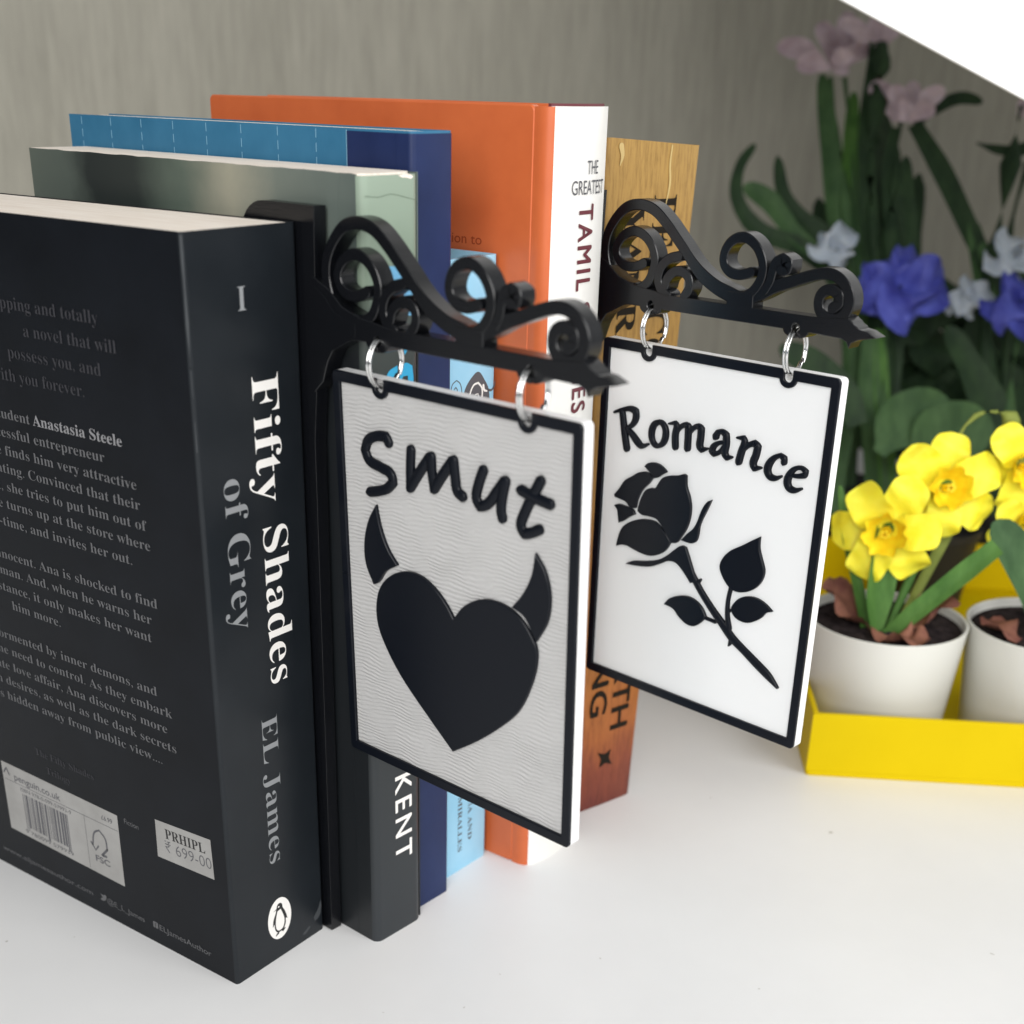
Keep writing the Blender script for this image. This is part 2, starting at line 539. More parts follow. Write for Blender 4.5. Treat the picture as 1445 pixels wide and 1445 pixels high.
def write(mb, body, at, right, up, cap=None, width=None, serif=False, offset=0.0, spacing=1.0, align="L", place=None, slant=0.0, heavy=0.0):
    """set a line of text on a surface: at = baseline start (mm), right/up = unit vectors on the surface"""
    vs, fs = glyphs(bold(body) if serif else body, offset, spacing)
    x0 = min(v.x for v in vs); x1 = max(v.x for v in vs)
    sx = sy = None
    if cap:
        sy = cap / capheight(serif)
    if width:
        sx = width / (x1 - x0)
    sx = sx or sy
    sy = sy or sx
    W = (x1 - x0) * sx
    sh = {"L": 0, "R": -W, "C": -W/2}[align]
    at, right, up = Vector(at), Vector(right), Vector(up)
    out = []
    for v in vs:
        p = at + right*((v.x-x0)*sx + sh + v.y*sy*slant) + up*(v.y*sy)
        out.append(place(p) if place else p)
    mb.add(out, fs)
    if heavy:                                   # a bolder face: the same line again, a hair to the side and above
        n = right.cross(up)
        for i, (dx, dy) in enumerate(((heavy, 0), (heavy*0.5, heavy*0.4))):
            mb.add([Vector(p) + right*dx + up*dy + n*(0.012*(i+1)) for p in out], fs)
    return W

def rect(mb, a, b, c, d):
    mb.add([a, b, c, d], [(0, 1, 2, 3)])

def rounded(x0, x1, y0, y1, r, n=5):
    out = []
    for cx, cy, a0 in ((x1-r, y1-r, 0), (x0+r, y1-r, 90), (x0+r, y0+r, 180), (x1-r, y0+r, 270)):
        for k in range(n+1):
            a = math.radians(a0 + 90*k/n)
            out.append((cx+r*math.cos(a), cy+r*math.sin(a)))
    return out

# ------------------------------------------------------------------ setting
def struct(o):
    o["kind"] = "structure"
    return o
struct(MB().box(-1500, 1500, -1500, 1500, -20, 0).build("tabletop", MT["table"], smooth=0))
WN = Vector((0.5865, -0.81, 0))          # the wall faces the camera
WC = Vector((231, -205, 0)) - WN*930
WT = Vector((0.81, 0.5865, 0))
wl = MB()
vs = []
for t in (-1300, 1300):
    for d in (0, -30):
        for h in (0, 1200):
            p = WC + WT*t + WN*d
            vs.append((p.x, p.y, h))
wl.add(vs, [(0, 1, 3, 2), (4, 6, 7, 5), (0, 4, 5, 1), (2, 3, 7, 6), (0, 2, 6, 4), (1, 5, 7, 3)])
tag(wl.build("wall", MT["wall"], smooth=0), "grey wallpapered wall with faint vertical streaks behind the books", "wall")

# ------------------------------------------------------------------ books
def u_cover(mb, d, w, h, t=0.45, r=1.2, x1=0.0, z0=0.0, bulge=0.0):
    """wrap-around card cover seen in plan as a U, spine towards +x"""
    o = [(-d, 0)]
    for k in range(5):
        a = math.radians(-90 + 90*k/4)
        o.append((x1-r+r*math.cos(a), r+r*math.sin(a)))
    if bulge:
        for k in range(1, 12):
            q = k/12
            o.append((x1+bulge*(1-(2*q-1)**2), r+(w-2*r)*q))
    for k in range(5):
        a = math.radians(90*k/4)
        o.append((x1-r+r*math.cos(a), w-r+r*math.sin(a)))
    o.append((-d, w))
    i = [(-d, w-t), (x1-t, w-t), (x1-t, t), (-d, t)]
    mb.prism(o + i, z0, h, f=PLAN)
    return mb

# --- black paperback in front
bk = thing("paperback_book", "thick black paperback with white serif title, nearest the camera at left", "book", group="books standing in the row")
u_cover(MB(), 129, 35.2, 198, r=1.0).build("cover", MT["black_cover"], bk)
q = [(-0.9, -0.06)]
for k in range(6):
    a = math.radians(-75+75*k/5); q.append((-1.0+1.08*math.cos(a), 1.0+1.08*math.sin(a)))
for k in range(6):
    a = math.radians(75*k/5); q.append((-1.0+1.08*math.cos(a), 34.2+1.08*math.sin(a)))
q += [(-0.9, 35.26), (-0.9, 34.9), (-0.3, 34), (-0.3, 1.2), (-0.9, 0.3)]
MB().prism(q, 0.02, 198.02, f=PLAN).build("spine", MT["charcoal"], bk)
MB().box(-128.6, -0.95, 0.5, 34.7, 0.3, 197.75).build("page_block", MT["pages"], bk, smooth=0)
MB().tube([(-0.22, 0.2, 197.4), (-0.24, 0.22, 190), (-0.26, 0.25, 175), (-0.3, 0.3, 150)], [0.34, 0.3, 0.27, 0.2], seg=8).build("worn_edge", MT["wear"], bk)
t = MB()
t.prism(hermite([(31.0, 6.0), (32.6, 7.5), (34.3, 10.5), (34.4, 8), (33.4, 5.2), (31.6, 4.4)], True, 3), 0.05, 0.1, f=lambda u, w, n: (n, u, w))
t.prism(hermite([(26.0, 2.6), (29.0, 4.0), (29.6, 3.4), (27.4, 2.0)], True, 3), 0.05, 0.1, f=lambda u, w, n: (n, u, w))
t.build("corner_scuff", MT["wear"], bk, smooth=0)
# spine lettering: reads downwards, letter tops towards +y
DN, PY, UP = (0, 0, -1), (0, 1, 0), (0, 0, 1)
e = 0.13
t = MB()
write(t, "Fifty", (e, 18.3, 164.6), DN, PY, cap=8.8, width=31.2, serif=True, offset=-0.006)
write(t, "Shades", (e, 19.3, 127.2), DN, PY, cap=8.6, width=42.4, serif=True, offset=-0.006)
t.build("spine_title", MT["title_white"], bk, smooth=0)
t = MB()
write(t, "of Grey", (e, 7.3, 141.8), DN, PY, cap=7.4, width=38.6, serif=True, offset=-0.009)
t.build("spine_subtitle", MT["title_grey"], bk, smooth=0)
t = MB(); write(t, "EL James", (e, 14.9, 76.2), DN, PY, cap=5.7, width=44.4, serif=True, offset=-0.009)
t.build("spine_author", MT["title_grey"], bk, smooth=0)
t = MB(); write(t, "I", (e, 15.4, 179.9), PY, UP, cap=5.4, serif=True, offset=-0.006)
t.build("volume_numeral", MT["title_grey"], bk, smooth=0)
SP = lambda u, w, n: (n, u, w)
ov = [(17.4+4.6*math.cos(a), 13.0+6.7*math.sin(a)) for a in [2*math.pi*k/48 for k in range(48)]]
emb = MB().prism(ov, 0.09, 0.13, f=SP).build("spine_emblem", MT["title_white"], bk, smooth=0)
emb["label"] = "white oval emblem with a small black and white bird"
g = MB()
def bird(pts, n0):
    g.prism(hermite([(17.4+a, 13.0+b) for a, b in pts], True, 4), n0, n0+0.02, f=SP)
bird([(-1.2, 3.6), (-0.7, 4.7), (0.3, 5.0), (1.1, 4.4), (1.3, 3.2), (2.0, 1.8), (2.6, 0.2), (3.0, -1.4), (2.3, -1.0), (2.2, -2.6), (1.4, -4.0), (0.2, -4.4), (-1.2, -4.2), (-2.0, -3.0), (-2.2, -1.0), (-2.9, -1.8), (-2.5, 0.4), (-1.7, 2.0), (-1.2, 3.2), (-2.4, 3.3)], 0.14)
bird([(-1.6, -4.6), (-0.4, -4.2), (-0.6, -4.9), (-2.0, -5.3)], 0.14)
bird([(0.4, -4.4), (1.5, -4.0), (2.2, -4.2), (1.0, -5.0)], 0.14)
g.build("bird_outline", MT["ink"], emb, smooth=0)
g = MB()
bird([(-0.8, 2.7), (0.5, 2.9), (1.1, 1.4), (1.7, -0.6), (1.6, -2.4), (0.9, -3.6), (-0.3, -3.9), (-1.3, -3.3), (-1.7, -1.8), (-1.5, 0.4)], 0.17)
bird([(-0.6, 4.0), (-0.2, 4.25), (0.1, 3.9), (-0.3, 3.65)], 0.17)
g.build("bird_belly", MT["title_white"], emb, smooth=0)
# back-cover text: x to the right, z up, y just in front of the card
def cv(mb, body, x, z, size, **kw):
    vs, _ = glyphs(bold(body), kw.get("offset", 0))
    wd = (max(v.x for v in vs) - min(v.x for v in vs)) * FIT * size
    return write(mb, body, (x, -e, z), (1, 0, 0), UP, cap=size, width=kw.pop("width", wd), serif=True, align="R", **kw)
def fit(body, size, width, offset):             # horizontal scale that gives a known phrase its printed width
    vs, _ = glyphs(bold(body), offset)
    return width / ((max(v.x for v in vs) - min(v.x for v in vs)) * size)
FIT = fit("totally", 3.05, 13.7, -0.008)
t = MB()
for s_, x, z in (("gripping and totally", -30.6, 175.4), ("a novel that will", -25.0, 169.35), ("possess you, and", -31.4, 163.35), ("stay with you forever.", -38.6, 157.35)):
    cv(t, s_, x, z, 3.05, offset=-0.008)
t.build("faint_blurb", MT["blurb_dim"], bk, smooth=0)
t = MB()
cv(t, "The Fifty Shades", -53.6, 46.9, 2.2, offset=-0.008)
cv(t, "Trilogy", -64.6, 41.8, 2.2, offset=-0.008)
t.build("series_line", MT["blurb_dim"], bk, smooth=0)
FIT = fit("him more.", 2.6, 21.2, -0.006)
t = MB()
ww = cv(t, "Anastasia Steele", -26.3, 147.15, 2.75, width=34.4)
t.build("bold_name", MT["blurb_bold"], bk, smooth=0)
t = MB()
for s_, x, z in (("literature student", -61.9, 147.15), ("a successful entrepreneur", -33.5, 142.15), ("she finds him very attractive", -22.5, 137.2), ("intimidating. Convinced that their", -21.8, 132.25), ("and yet, she tries to put him out of", -20.1, 127.25), ("until he turns up at the store where", -19.5, 122.25),
               ("part-time, and invites her out.", -27.0, 117.1), ("an innocent. Ana is shocked to find", -18.9, 107.2), ("this man. And, when he warns her", -21.6, 102.3), ("her distance, it only makes her want", -22.3, 97.25), ("him more.", -59.9, 92.15),
               ("tormented by inner demons, and", -22.3, 82.15), ("by the need to control. As they embark", -17.1, 77.15), ("passionate love affair, Ana discovers more", -19.6, 72.1), ("own desires, as well as the dark secrets", -16.7, 67.1), ("keeps hidden away from public view....", -22.8, 62.05)):
    cv(t, s_, x, z, 2.6, offset=-0.006)
t.build("blurb", MT["blurb"], bk, smooth=0)
t = MB()
write(t, "Fiction", (-42, -e, 37.0), (1, 0, 0), UP, cap=1.6)
t.build("genre_line", MT["blurb"], bk, smooth=0)
t = MB()
write(t, "www.eljamesauthor.com", (-60.9, -e, 5.2), (1, 0, 0), UP, cap=1.7, align="R", width=44)
write(t, "@E_L_James", (-54.3, -e, 5.2), (1, 0, 0), UP, cap=1.8, width=16.6)
write(t, "ELJamesAuthor", (-31.2, -e, 5.3), (1, 0, 0), UP, cap=1.9, width=21.5)
t.prism(hermite([(-57.6, 5.4), (-56.4, 6.2), (-57.4, 7.4), (-55.9, 7.2), (-55.3, 7.7), (-54.6, 7.3), (-54.8, 6.2), (-55.8, 5.3), (-57, 5.1)], True, 3), -0.05, -0.08)
t.prism(rounded(-34.0, -31.9, 5.2, 7.3, 0.3), -0.05, -0.08)
t.build("social_line", MT["blurb"], bk, smooth=0)
t = MB(); write(t, "f", (-33.3, -0.12, 5.2), (1, 0, 0), UP, cap=1.7)
t.build("social_icon", MT["ink"], bk, smooth=0)
lab = MB().prism([(-98.8, 38.8), (-45.1, 38.3), (-45.2, 14.5), (-98.7, 15.2)], -0.02, -0.07).build("barcode_label", MT["sticker"], bk, smooth=0)
t = MB()
x = -90.0
rb = random.Random(3)
while x < -68.5:
    wd = rb.choice((0.3, 0.3, 0.6, 0.9))
    tall = 17.3 if x < -88.6 or abs(x+79.5) < 0.9 or x > -70 else 18.6
    t.add([(x, -0.1, tall), (x+wd, -0.1, tall), (x+wd, -0.1, 30.2), (x, -0.1, 30.2)], [(0, 1, 2, 3)])
    x += wd + rb.choice((0.3, 0.3, 0.6))
t.build("barcode", MT["ink_faded"], lab, smooth=0)
t = MB()
write(t, "penguin.co.uk", (-93.0, -0.1, 34.0), (1, 0, 0), UP, cap=2.2, width=22, offset=0.01)
write(t, "ISBN 978-0-099-57993-9", (-90.6, -0.1, 31.0), (1, 0, 0), UP, cap=1.3, width=24)
write(t, "9 780099 579939", (-91, -0.1, 16.2), (1, 0, 0), UP, cap=1.3, width=23)
write(t, "£6.99", (-52.4, -0.1, 34.6), (1, 0, 0), UP, cap=1.5, offset=0.01)
write(t, "FSC", (-57.3, -0.1, 18.9), (1, 0, 0), UP, cap=2.0, width=6.5, offset=0.02)
t.box(-98.3, -45.6, -0.1, -0.09, 32.95, 33.1)
t.box(-60.6, -60.45, -0.1, -0.09, 15.2, 33)
t.ribbon([(-57.9, 24.2), (-56.6, 28.6), (-54.2, 30.2), (-51.8, 28.2), (-51.4, 24.6)], 0.32, -0.1, -0.09, 0)
t.ribbon([(-58.6, 24.8), (-56.8, 22.6), (-55.4, 24.4)], 0.3, -0.1, -0.09, 0, smooth=False)
t.ribbon([(-51.4, 24.6), (-54.2, 21.7), (-52.2, 22.0)], 0.4, -0.1, -0.09, 0)
t.ribbon([(-98, 35.2), (-96.6, 37), (-95.4, 35)], 0.3, -0.1, -0.09, 0)
t.build("label_print", MT["ink_faded"], lab, smooth=0)
st = MB().prism([(-28.45, 43.05), (-6.4, 44.5), (-6.0, 32.2), (-28.7, 31.1)], -0.02, -0.09).build("price_sticker", MT["sticker"], bk, smooth=0)
t = MB()
rgt = Vector((1, 0, 0.06)).normalized()
write(t, "PRHIPL", (-24.6, -0.12, 38.4), rgt, (-0.06, 0, 1), cap=3.0, width=16, serif=True)
t.build("sticker_heading", MT["ink"], st, smooth=0)
t = MB()
write(t, "₹ 699-00", (-25.0, -0.12, 34.0), rgt, (-0.06, 0, 1), cap=3.4, width=18.5, offset=-0.012)
t.build("sticker_price", MT["ink_faded"], st, smooth=0)

# --- misty green book
kb = thing("paperback_book", "misty green and black paperback with worn top edge, reading KENT down its dark spine", "book", (17.85, 38.9, 0), (0, 0, -0.09), "books standing in the row")
KH, KW, KD = 209.1, 19.3, 137.5
def ragged(mb, path, h, amp, y_seed):
    pass
cvr = MB()
t_ = 0.5
# front card with a chewed upper edge
r0 = random.Random(5)
top = []
xx = -KD
while xx < -4:
    top.append((xx, KH - r0.uniform(0, 0.2)))
    xx += r0.uniform(2, 5)
top.append((-2.2, KH-0.3))
cvr.prism([(-KD, 0), (-2.2, 0)] + top[::-1], 0, t_)
cvr.prism([(-KD, 0), (-1.2, 0), (-1.2, KH-0.2), (-KD, KH-0.2)], KW - t_, KW)
cvr.build("cover", MT["kent_cover"], kb)
MB().box(-8.05, -7.75, -0.05, 0.2, 0.3, KH-0.4).build("hinge_crease", MT["kent_cover"], kb, smooth=0)
sp = MB()
pl = [(-2.2, 0)]
for k in range(1, 6):
    a = math.radians(-90+90*k/5); pl.append((-2.2+2.2*math.cos(a), 2.2+2.2*math.sin(a)))
for k in range(8):
    a = math.radians(90*k/7); pl.append((-3.4+3.4*math.cos(a), KW-3.4+3.4*math.sin(a)))
pl += [(-3.4, KW-0.6), (-0.9, KW-4.3), (-0.9, 2.4), (-2.2, 0.6)]
sp.prism(pl, 0, KH-0.5, f=PLAN)
spine = sp.build("spine", MT["kent_spine"], kb)
MB().prism([(-KD+0.4, 0.55), (-2.3, 0.62), (-1.0, 2.5), (-1.0, KW-4.4), (-2.0, KW-2.6), (-3.8, KW-0.8), (-KD+0.4, KW-0.7)], 0.3, KH-0.05, f=PLAN).build("page_block", MT["pages"], kb, smooth=0)
t = MB()
for i, pth in enumerate(([(0.8, 204.4), (5, 204.0), (9, 204.5), (14, 203.6), (17.6, 202.8)],)):
    t.ribbon(pth, [0.07]+[0.1]*(len(pth)-2)+[0.05], 0.06, 0.03, 0, f=SP)
t.build("spine_crease", MT["crease"], spine, smooth=0)
t = MB()
t.prism(hermite([(11.5, 208.5), (12.6, 208.0), (14.2, 207.9), (15.6, 207.6), (16.4, 208.0), (15.8, 208.5)], True, 3), 0.09, 0.05, f=SP)
t.build("torn_edge", MT["pages"], spine, smooth=0)
t = MB()
write(t, "KENT", (0.1, 8.0, 51.9), DN, PY, cap=6.4, width=27.2, spacing=1.3, heavy=0.3)
t.build("spine_lettering", MT["title_white"], spine, smooth=0)
t = MB()
write(t, "CLARK", (0.07, 8.0, 92), DN, PY, cap=6.4, width=34, spacing=1.3, heavy=0.3)
t.build("spine_first_name", MT["title_white"], spine, smooth=0)
t = MB()
t.prism(hermite([(4.5, 189), (12, 188.3), (16.3, 187.6), (16.2, 180), (15.6, 176.6), (11, 177.5), (9.5, 181), (6, 184)], True, 4), 0.04, 0.07, f=SP)
t.build("spine_graphic", MT["pale_blue_ink"], spine, smooth=0)
t = MB()
t.prism(hermite([(11.2, 160), (11.4, 164.6), (13.5, 165.6), (15.8, 164.6), (16.2, 160.4), (15.2, 157), (14.4, 160.5), (14.2, 162.4), (12.6, 162.4)], True, 4), 0.04, 0.07, f=SP)
t.prism(hermite([(5.8, 160.6), (7.6, 164.2), (10.6, 165.3), (10.6, 161), (9, 158.5)], True, 4), 0.04, 0.07, f=SP)
t.prism(hermite([(11.5, 173.5), (13.8, 175.5), (15.0, 170), (13.2, 167.5)], True, 4), 0.04, 0.07, f=SP)
t.build("spine_logo", MT["cyan"], spine, smooth=0)

# --- blue book with navy spine
bb = thing("paperback_book", "sky blue book with a navy spine and dashed white lines on its cover", "book", (15.33, 59.9, 0), (0, 0, -0.08), "books standing in the row")
u_cover(MB(), 141, 14.4, 217.6, r=1.4).build("cover", MT["blue_cover"], bb)
MB().box(-140.5, -0.6, 0.5, 13.9, 0.3, 217.2).build("page_block", MT["pages"], bb, smooth=0)
nv = MB()
q = [(-22.0, -0.15)]
for k in range(6):
    a = math.radians(-90+90*k/5); q.append((-1.4+1.6*math.cos(a), 1.4+1.6*math.sin(a)))
for k in range(6):
    a = math.radians(90*k/5); q.append((-1.4+1.6*math.cos(a), 13.0+1.6*math.sin(a)))
q += [(-22, 14.6), (-22, 14.45), (-1.3, 14.42), (0.04, 12.9), (0.04, 1.3), (-1.3, -0.03), (-22, -0.03)]
nv.prism(q, 0, 217.0, f=PLAN)
nv.build("spine", MT["navy"], bb)
t = MB()
t.box(-22.35, -22.1, -0.1, 0.05, 0, 217.2)
for k in range(8):
    z = 0.5
    xk = -33.4 - 14.5*k
    while z < 216:
        t.box(xk, xk+0.2, -0.07, 0.05, z, z+2.1)
        z += 3.3
t.build("dashed_lines", MT["dash"], bb, smooth=0)
MB().box(-5.6, -5.1, -0.22, -0.1, 0.2, 216.9).build("hinge_crease", MT["navy"], bb, smooth=0)

# --- small pale blue book
ib = thing("small_hardback_book", "small pale blue hardback with a dark spiral drawing on its spine", "book", (11.8, 75.2, 0), (0, 0, -0.055), "books standing in the row")
u_cover(MB(), 100, 23.8, 187.0, t=1.6, r=1.6).build("cover", MT["light_blue"], ib)
MB().box(-98, -2, 1.7, 22.1, 2, 184).build("page_block", MT["pages"], ib, smooth=0)
t = MB()
t.prism(hermite([(8.6, 146), (10.4, 152.9), (13.5, 156.0), (16.0, 157.0), (18.6, 154.6), (20.6, 151.6), (20.8, 147.5), (19.2, 144), (17.6, 147.2), (14, 144.5), (11.5, 146)], True, 4, 70), 0.03, 0.06, f=SP)
t.ribbon([(20.4, 151.4), (21.8, 151.2), (23, 152.2), (23.3, 153.6)], [0.35, 0.3, 0.25, 0.12], 0.03, 0.06, 0, f=SP)
t.ribbon([(8.0, 148.5), (9.1, 151.5), (8.4, 154.8), (6.9, 155.9), (5.2, 155), (4.7, 153.1), (5.6, 151.8), (6.9, 152.2), (7.3, 153.3), (6.6, 154.1), (5.9, 153.6)], 0.14, 0.03, 0.06, 0, f=SP)
t.build("spine_drawing", MT["ink_faded"], ib, smooth=0)
t = MB()
write(t, "HECTOR GARCÍA AND", (0.06, 14.3, 52.0), DN, PY, cap=1.9, width=42.5, serif=True)
write(t, "FRANCESC MIRALLES", (0.06, 9.4, 48.5), DN, PY, cap=1.9, width=41.5, serif=True)
t.build("author_names", MT["ink_faded"], ib, smooth=0)
t = MB()
t.ribbon([(11.8, 147.5), (12.2, 150.6), (14, 153.6), (16, 154), (17.6, 152.3), (17.6, 149.6), (16.6, 147.6), (15, 147.4), (14.2, 149), (14.8, 151), (16, 151), (16.3, 149.6)], [0.28]*8+[0.15]*4, 0.08, 0.1, 0, f=SP)
t.ribbon([(18.2, 153), (18.6, 151.7), (19.8, 151.2)], [0.4, 0.36, 0.2], 0.08, 0.1, 0, f=SP)
t.build("spiral_line", MT["white_ink"], ib, smooth=0)

# --- orange hardback
ob = thing("hardback_book", "tall orange hardback with a rounded white spine, behind the pale blue book", "book", (28.531, 99.997, 0), (0, 0, -0.029), "books standing in the row")
OW, OH, OD, BU = 26.2, 223.5, 128.3, 2.6
bul = lambda y: BU*(1-(2*min(1, max(0, y/OW))-1)**2)
j = MB()
j.prism(rounded(-OD, -6, 0, OH, 1.6), 0, 2.4, bev=0.4)
j.prism([(-OD, 0), (-6, 0), (-6, OH), (-OD, OH)], OW-2.4, OW, bev=0.4)
pl = [(-6.2, 0.25), (-4.6, 0.1), (-3.0, 0.25), (-1.6, 0.8), (-0.75, 1.6)]
pl += [(-1.3, 2.2), (-3, 1.6), (-6.2, 1.6)]
j.prism(pl, 0, OH-0.4, f=PLAN)
cv_ = j.build("jacket", MT["orange"], ob)
arc = [(-0.75, 1.6)] + [(bul(y)-0.75+0.0, y) for y in [1.6+(OW-2.6)*k/16 for k in range(1, 17)]]
pl = arc + [(-2.5, OW-0.2), (-3.5, OW-1)] + [(x-1.2, y) for x, y in arc[::-1]]
ws = MB().prism(pl, 0, OH-0.3, f=PLAN).build("spine", MT["white_jacket"], ob)
MB().box(-OD+4, -4, 2.5, OW-2.5, 4, OH-3.5).build("page_block", MT["pages"], ob, smooth=0)
hb = MB().prism([(x-1.3, y) for x, y in arc] + [(x-2.2, y) for x, y in arc[::-1]], OH-2, OH+0.35, f=PLAN)
hb.build("headband", MT["plum_ink"], ob)
wrap = lambda p: Vector((bul(p.y)-0.75+0.27, p.y, p.z))
t = MB()
write(t, "TAMIL", (0, 10.4, 199.8), DN, PY, cap=6.6, width=21.6, spacing=1.25, place=wrap, heavy=0.35)
write(t, "STORIES", (0, 10.8, 174.6), DN, PY, cap=6.8, width=29.5, spacing=1.2, place=wrap, heavy=0.35)
t.build("spine_title", MT["plum_ink"], ws, smooth=0)
t = MB()
write(t, "THE", (0, 13.2, 207.1), PY, UP, cap=3.3, width=5.6, place=wrap)
write(t, "GREATEST", (0, 7.1, 202.2), PY, UP, cap=3.4, width=16.0, place=wrap)
t.build("spine_heading", MT["ink_faded"], ws, smooth=0)
t = MB()
write(t, "fiction to", (-22.4, -0.06, 188.6), (1, 0, 0), UP, cap=2.6, align="R", width=16)
t.build("cover_lettering", MT["rust_ink"], cv_, smooth=0)

# --- wood-print paperback, fanned a little at the top
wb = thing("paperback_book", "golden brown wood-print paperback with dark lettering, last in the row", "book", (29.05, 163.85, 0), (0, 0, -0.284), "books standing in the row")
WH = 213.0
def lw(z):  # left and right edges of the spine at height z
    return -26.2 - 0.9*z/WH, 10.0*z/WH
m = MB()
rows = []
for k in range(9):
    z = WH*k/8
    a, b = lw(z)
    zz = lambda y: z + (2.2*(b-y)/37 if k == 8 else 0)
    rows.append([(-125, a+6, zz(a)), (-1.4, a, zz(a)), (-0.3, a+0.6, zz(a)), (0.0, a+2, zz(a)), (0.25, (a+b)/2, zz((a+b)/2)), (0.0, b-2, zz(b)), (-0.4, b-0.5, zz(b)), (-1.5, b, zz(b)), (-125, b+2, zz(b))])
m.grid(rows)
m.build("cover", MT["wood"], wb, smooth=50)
m = MB()
a, b = lw(WH)
m.add([(-124, -20, 0.4), (-0.8, -25.5, 0.4), (-0.8, -0.6, 0.4), (-124, 1.5, 0.4), (-124, a+6.6, WH+1.4), (-0.8, a+0.7, WH+1.4), (-0.8, b-0.6, WH-0.3), (-124, b+1.4, WH-0.3)],
      [(0, 1, 2, 3), (4, 5, 6, 7), (0, 1, 5, 4), (1, 2, 6, 5), (2, 3, 7, 6), (3, 0, 4, 7)])
m.build("page_block", MT["pages"], wb, smooth=0)
sh = Vector((0, -0.035, -1)).normalized()
t = MB()
write(t, "PEARCO", (0.35, -7.8, 199.8), sh, PY, cap=9.0, width=49, serif=True, spacing=1.05)
write(t, "YANR", (0.35, -18.9, 197.3), sh, PY, cap=7.4, width=36, serif=True, spacing=1.05)
t.build("upper_lettering", MT["wood_ink"], wb, smooth=0)
t = MB()
write(t, "EARTH", (0.35, -10.6, 69), sh, PY, cap=7.8, width=40, heavy=0.6)
write(t, "RISING", (0.35, -20.2, 78), sh, PY, cap=7.2, width=42, heavy=0.6)
t.build("lower_lettering", MT["wood_ink"], wb, smooth=0)
t = MB()
pts = []
for k in range(8):
    a = math.pi/4*k + 0.06
    r = 4.6 if k % 2 == 0 else 2.0
    pts.append((-13.4 + r*math.cos(a)*0.85, 18.1 + r*math.sin(a)))
t.prism([(-13.4+(p[0]+13.4)*math.cos(.78)-(p[1]-18.1)*math.sin(.78), 18.1+(p[0]+13.4)*math.sin(.78)+(p[1]-18.1)*math.cos(.78)) for p in pts], 0.3, 0.36, f=SP)
t.build("star_mark", MT["wood_ink"], wb, smooth=0)
t = MB()
t.ribbon([(-2.2, 213), (-2.6, 208), (-2.1, 203), (-3.2, 197)], [0.25, 0.3, 0.35, 0.1], 0.26, 0.4, 0, f=SP)
t.ribbon([(-22, 213), (-21.4, 210.5), (-22.2, 208)], [0.9, 0.6, 0.1], 0.26, 0.36, 0, f=SP)
t.build("spine_scuff", mat("bare_cream_card", (0.50, 0.37, 0.16), 0.7, 0.2), wb, smooth=0)

# ------------------------------------------------------------------ shop-sign brackets
BR = dict(
    arch=[(6.76, 17.29), (2.11, 18.14), (-1.12, 19.83), (-2.9, 22.8), (-3.73, 26.75), (-3.04, 30.8), (-0.04, 35.4), (3.49, 38.24), (8.14, 39.16), (12.89, 38.15), (17.49, 35.01), (20.92, 31.91), (24.04, 29.01), (26.84, 26.3), (30.2, 23.45), (35.61, 20.59), (39.73, 19.33), (43.76, 18.54), (49.31, 20.39), (54.63, 22.93), (58.85, 24.42), (63.33, 26.07), (67.77, 27.25), (71.12, 27.01), (73.79, 25.42), (75.58, 22.73), (75.68, 19.84), (73.82, 17.28), (70.74, 16.75), (68.06, 18.05), (67.15, 20.61), (68.08, 22.77), (70.42, 23.61), (72.65, 22.69), (72.95, 20.69), (71.41, 19.34)],
    sp1=[(8.31, 16.79), (12.01, 18.96), (13.78, 22.23), (14.37, 25.33), (13.2, 28.47), (10.31, 31.24), (6.68, 32.24), (3.76, 31.35), (1.5, 29.42), (0.47, 27.12), (1.12, 24.75), (3.23, 23.17), (6.59, 22.83), (9.22, 23.53), (10.5, 24.2)],
    six=[(22.53, 27.17), (19.49, 26.25), (17.09, 24.29), (16.02, 21.8), (16.06, 19.83), (17.11, 17.97), (19.59, 16.48)],
    bowl=[(25.29, 16.91), (26.72, 19.45), (26.34, 21.77), (24.36, 23.18), (21.8, 23.14), (19.91, 21.97), (18.9, 20.57), (18.47, 18.99)],
    sp2=[(43.76, 18.54), (47.35, 20.78), (49.41, 24.04), (49.7, 27.07), (48.91, 29.38), (46.67, 32.16), (43.05, 33.69), (39.35, 32.42), (37.43, 29.53), (37.47, 26.79), (39.47, 24.85), (42.27, 24.37), (44.54, 24.75), (46.2, 25.37)],
    curl=[(51.07, 21.49), (52.28, 23.74), (52.71, 26.17), (53.53, 28.34), (55.41, 29.46), (56.99, 28.67), (56.82, 27.18), (55.39, 26.89)],
)
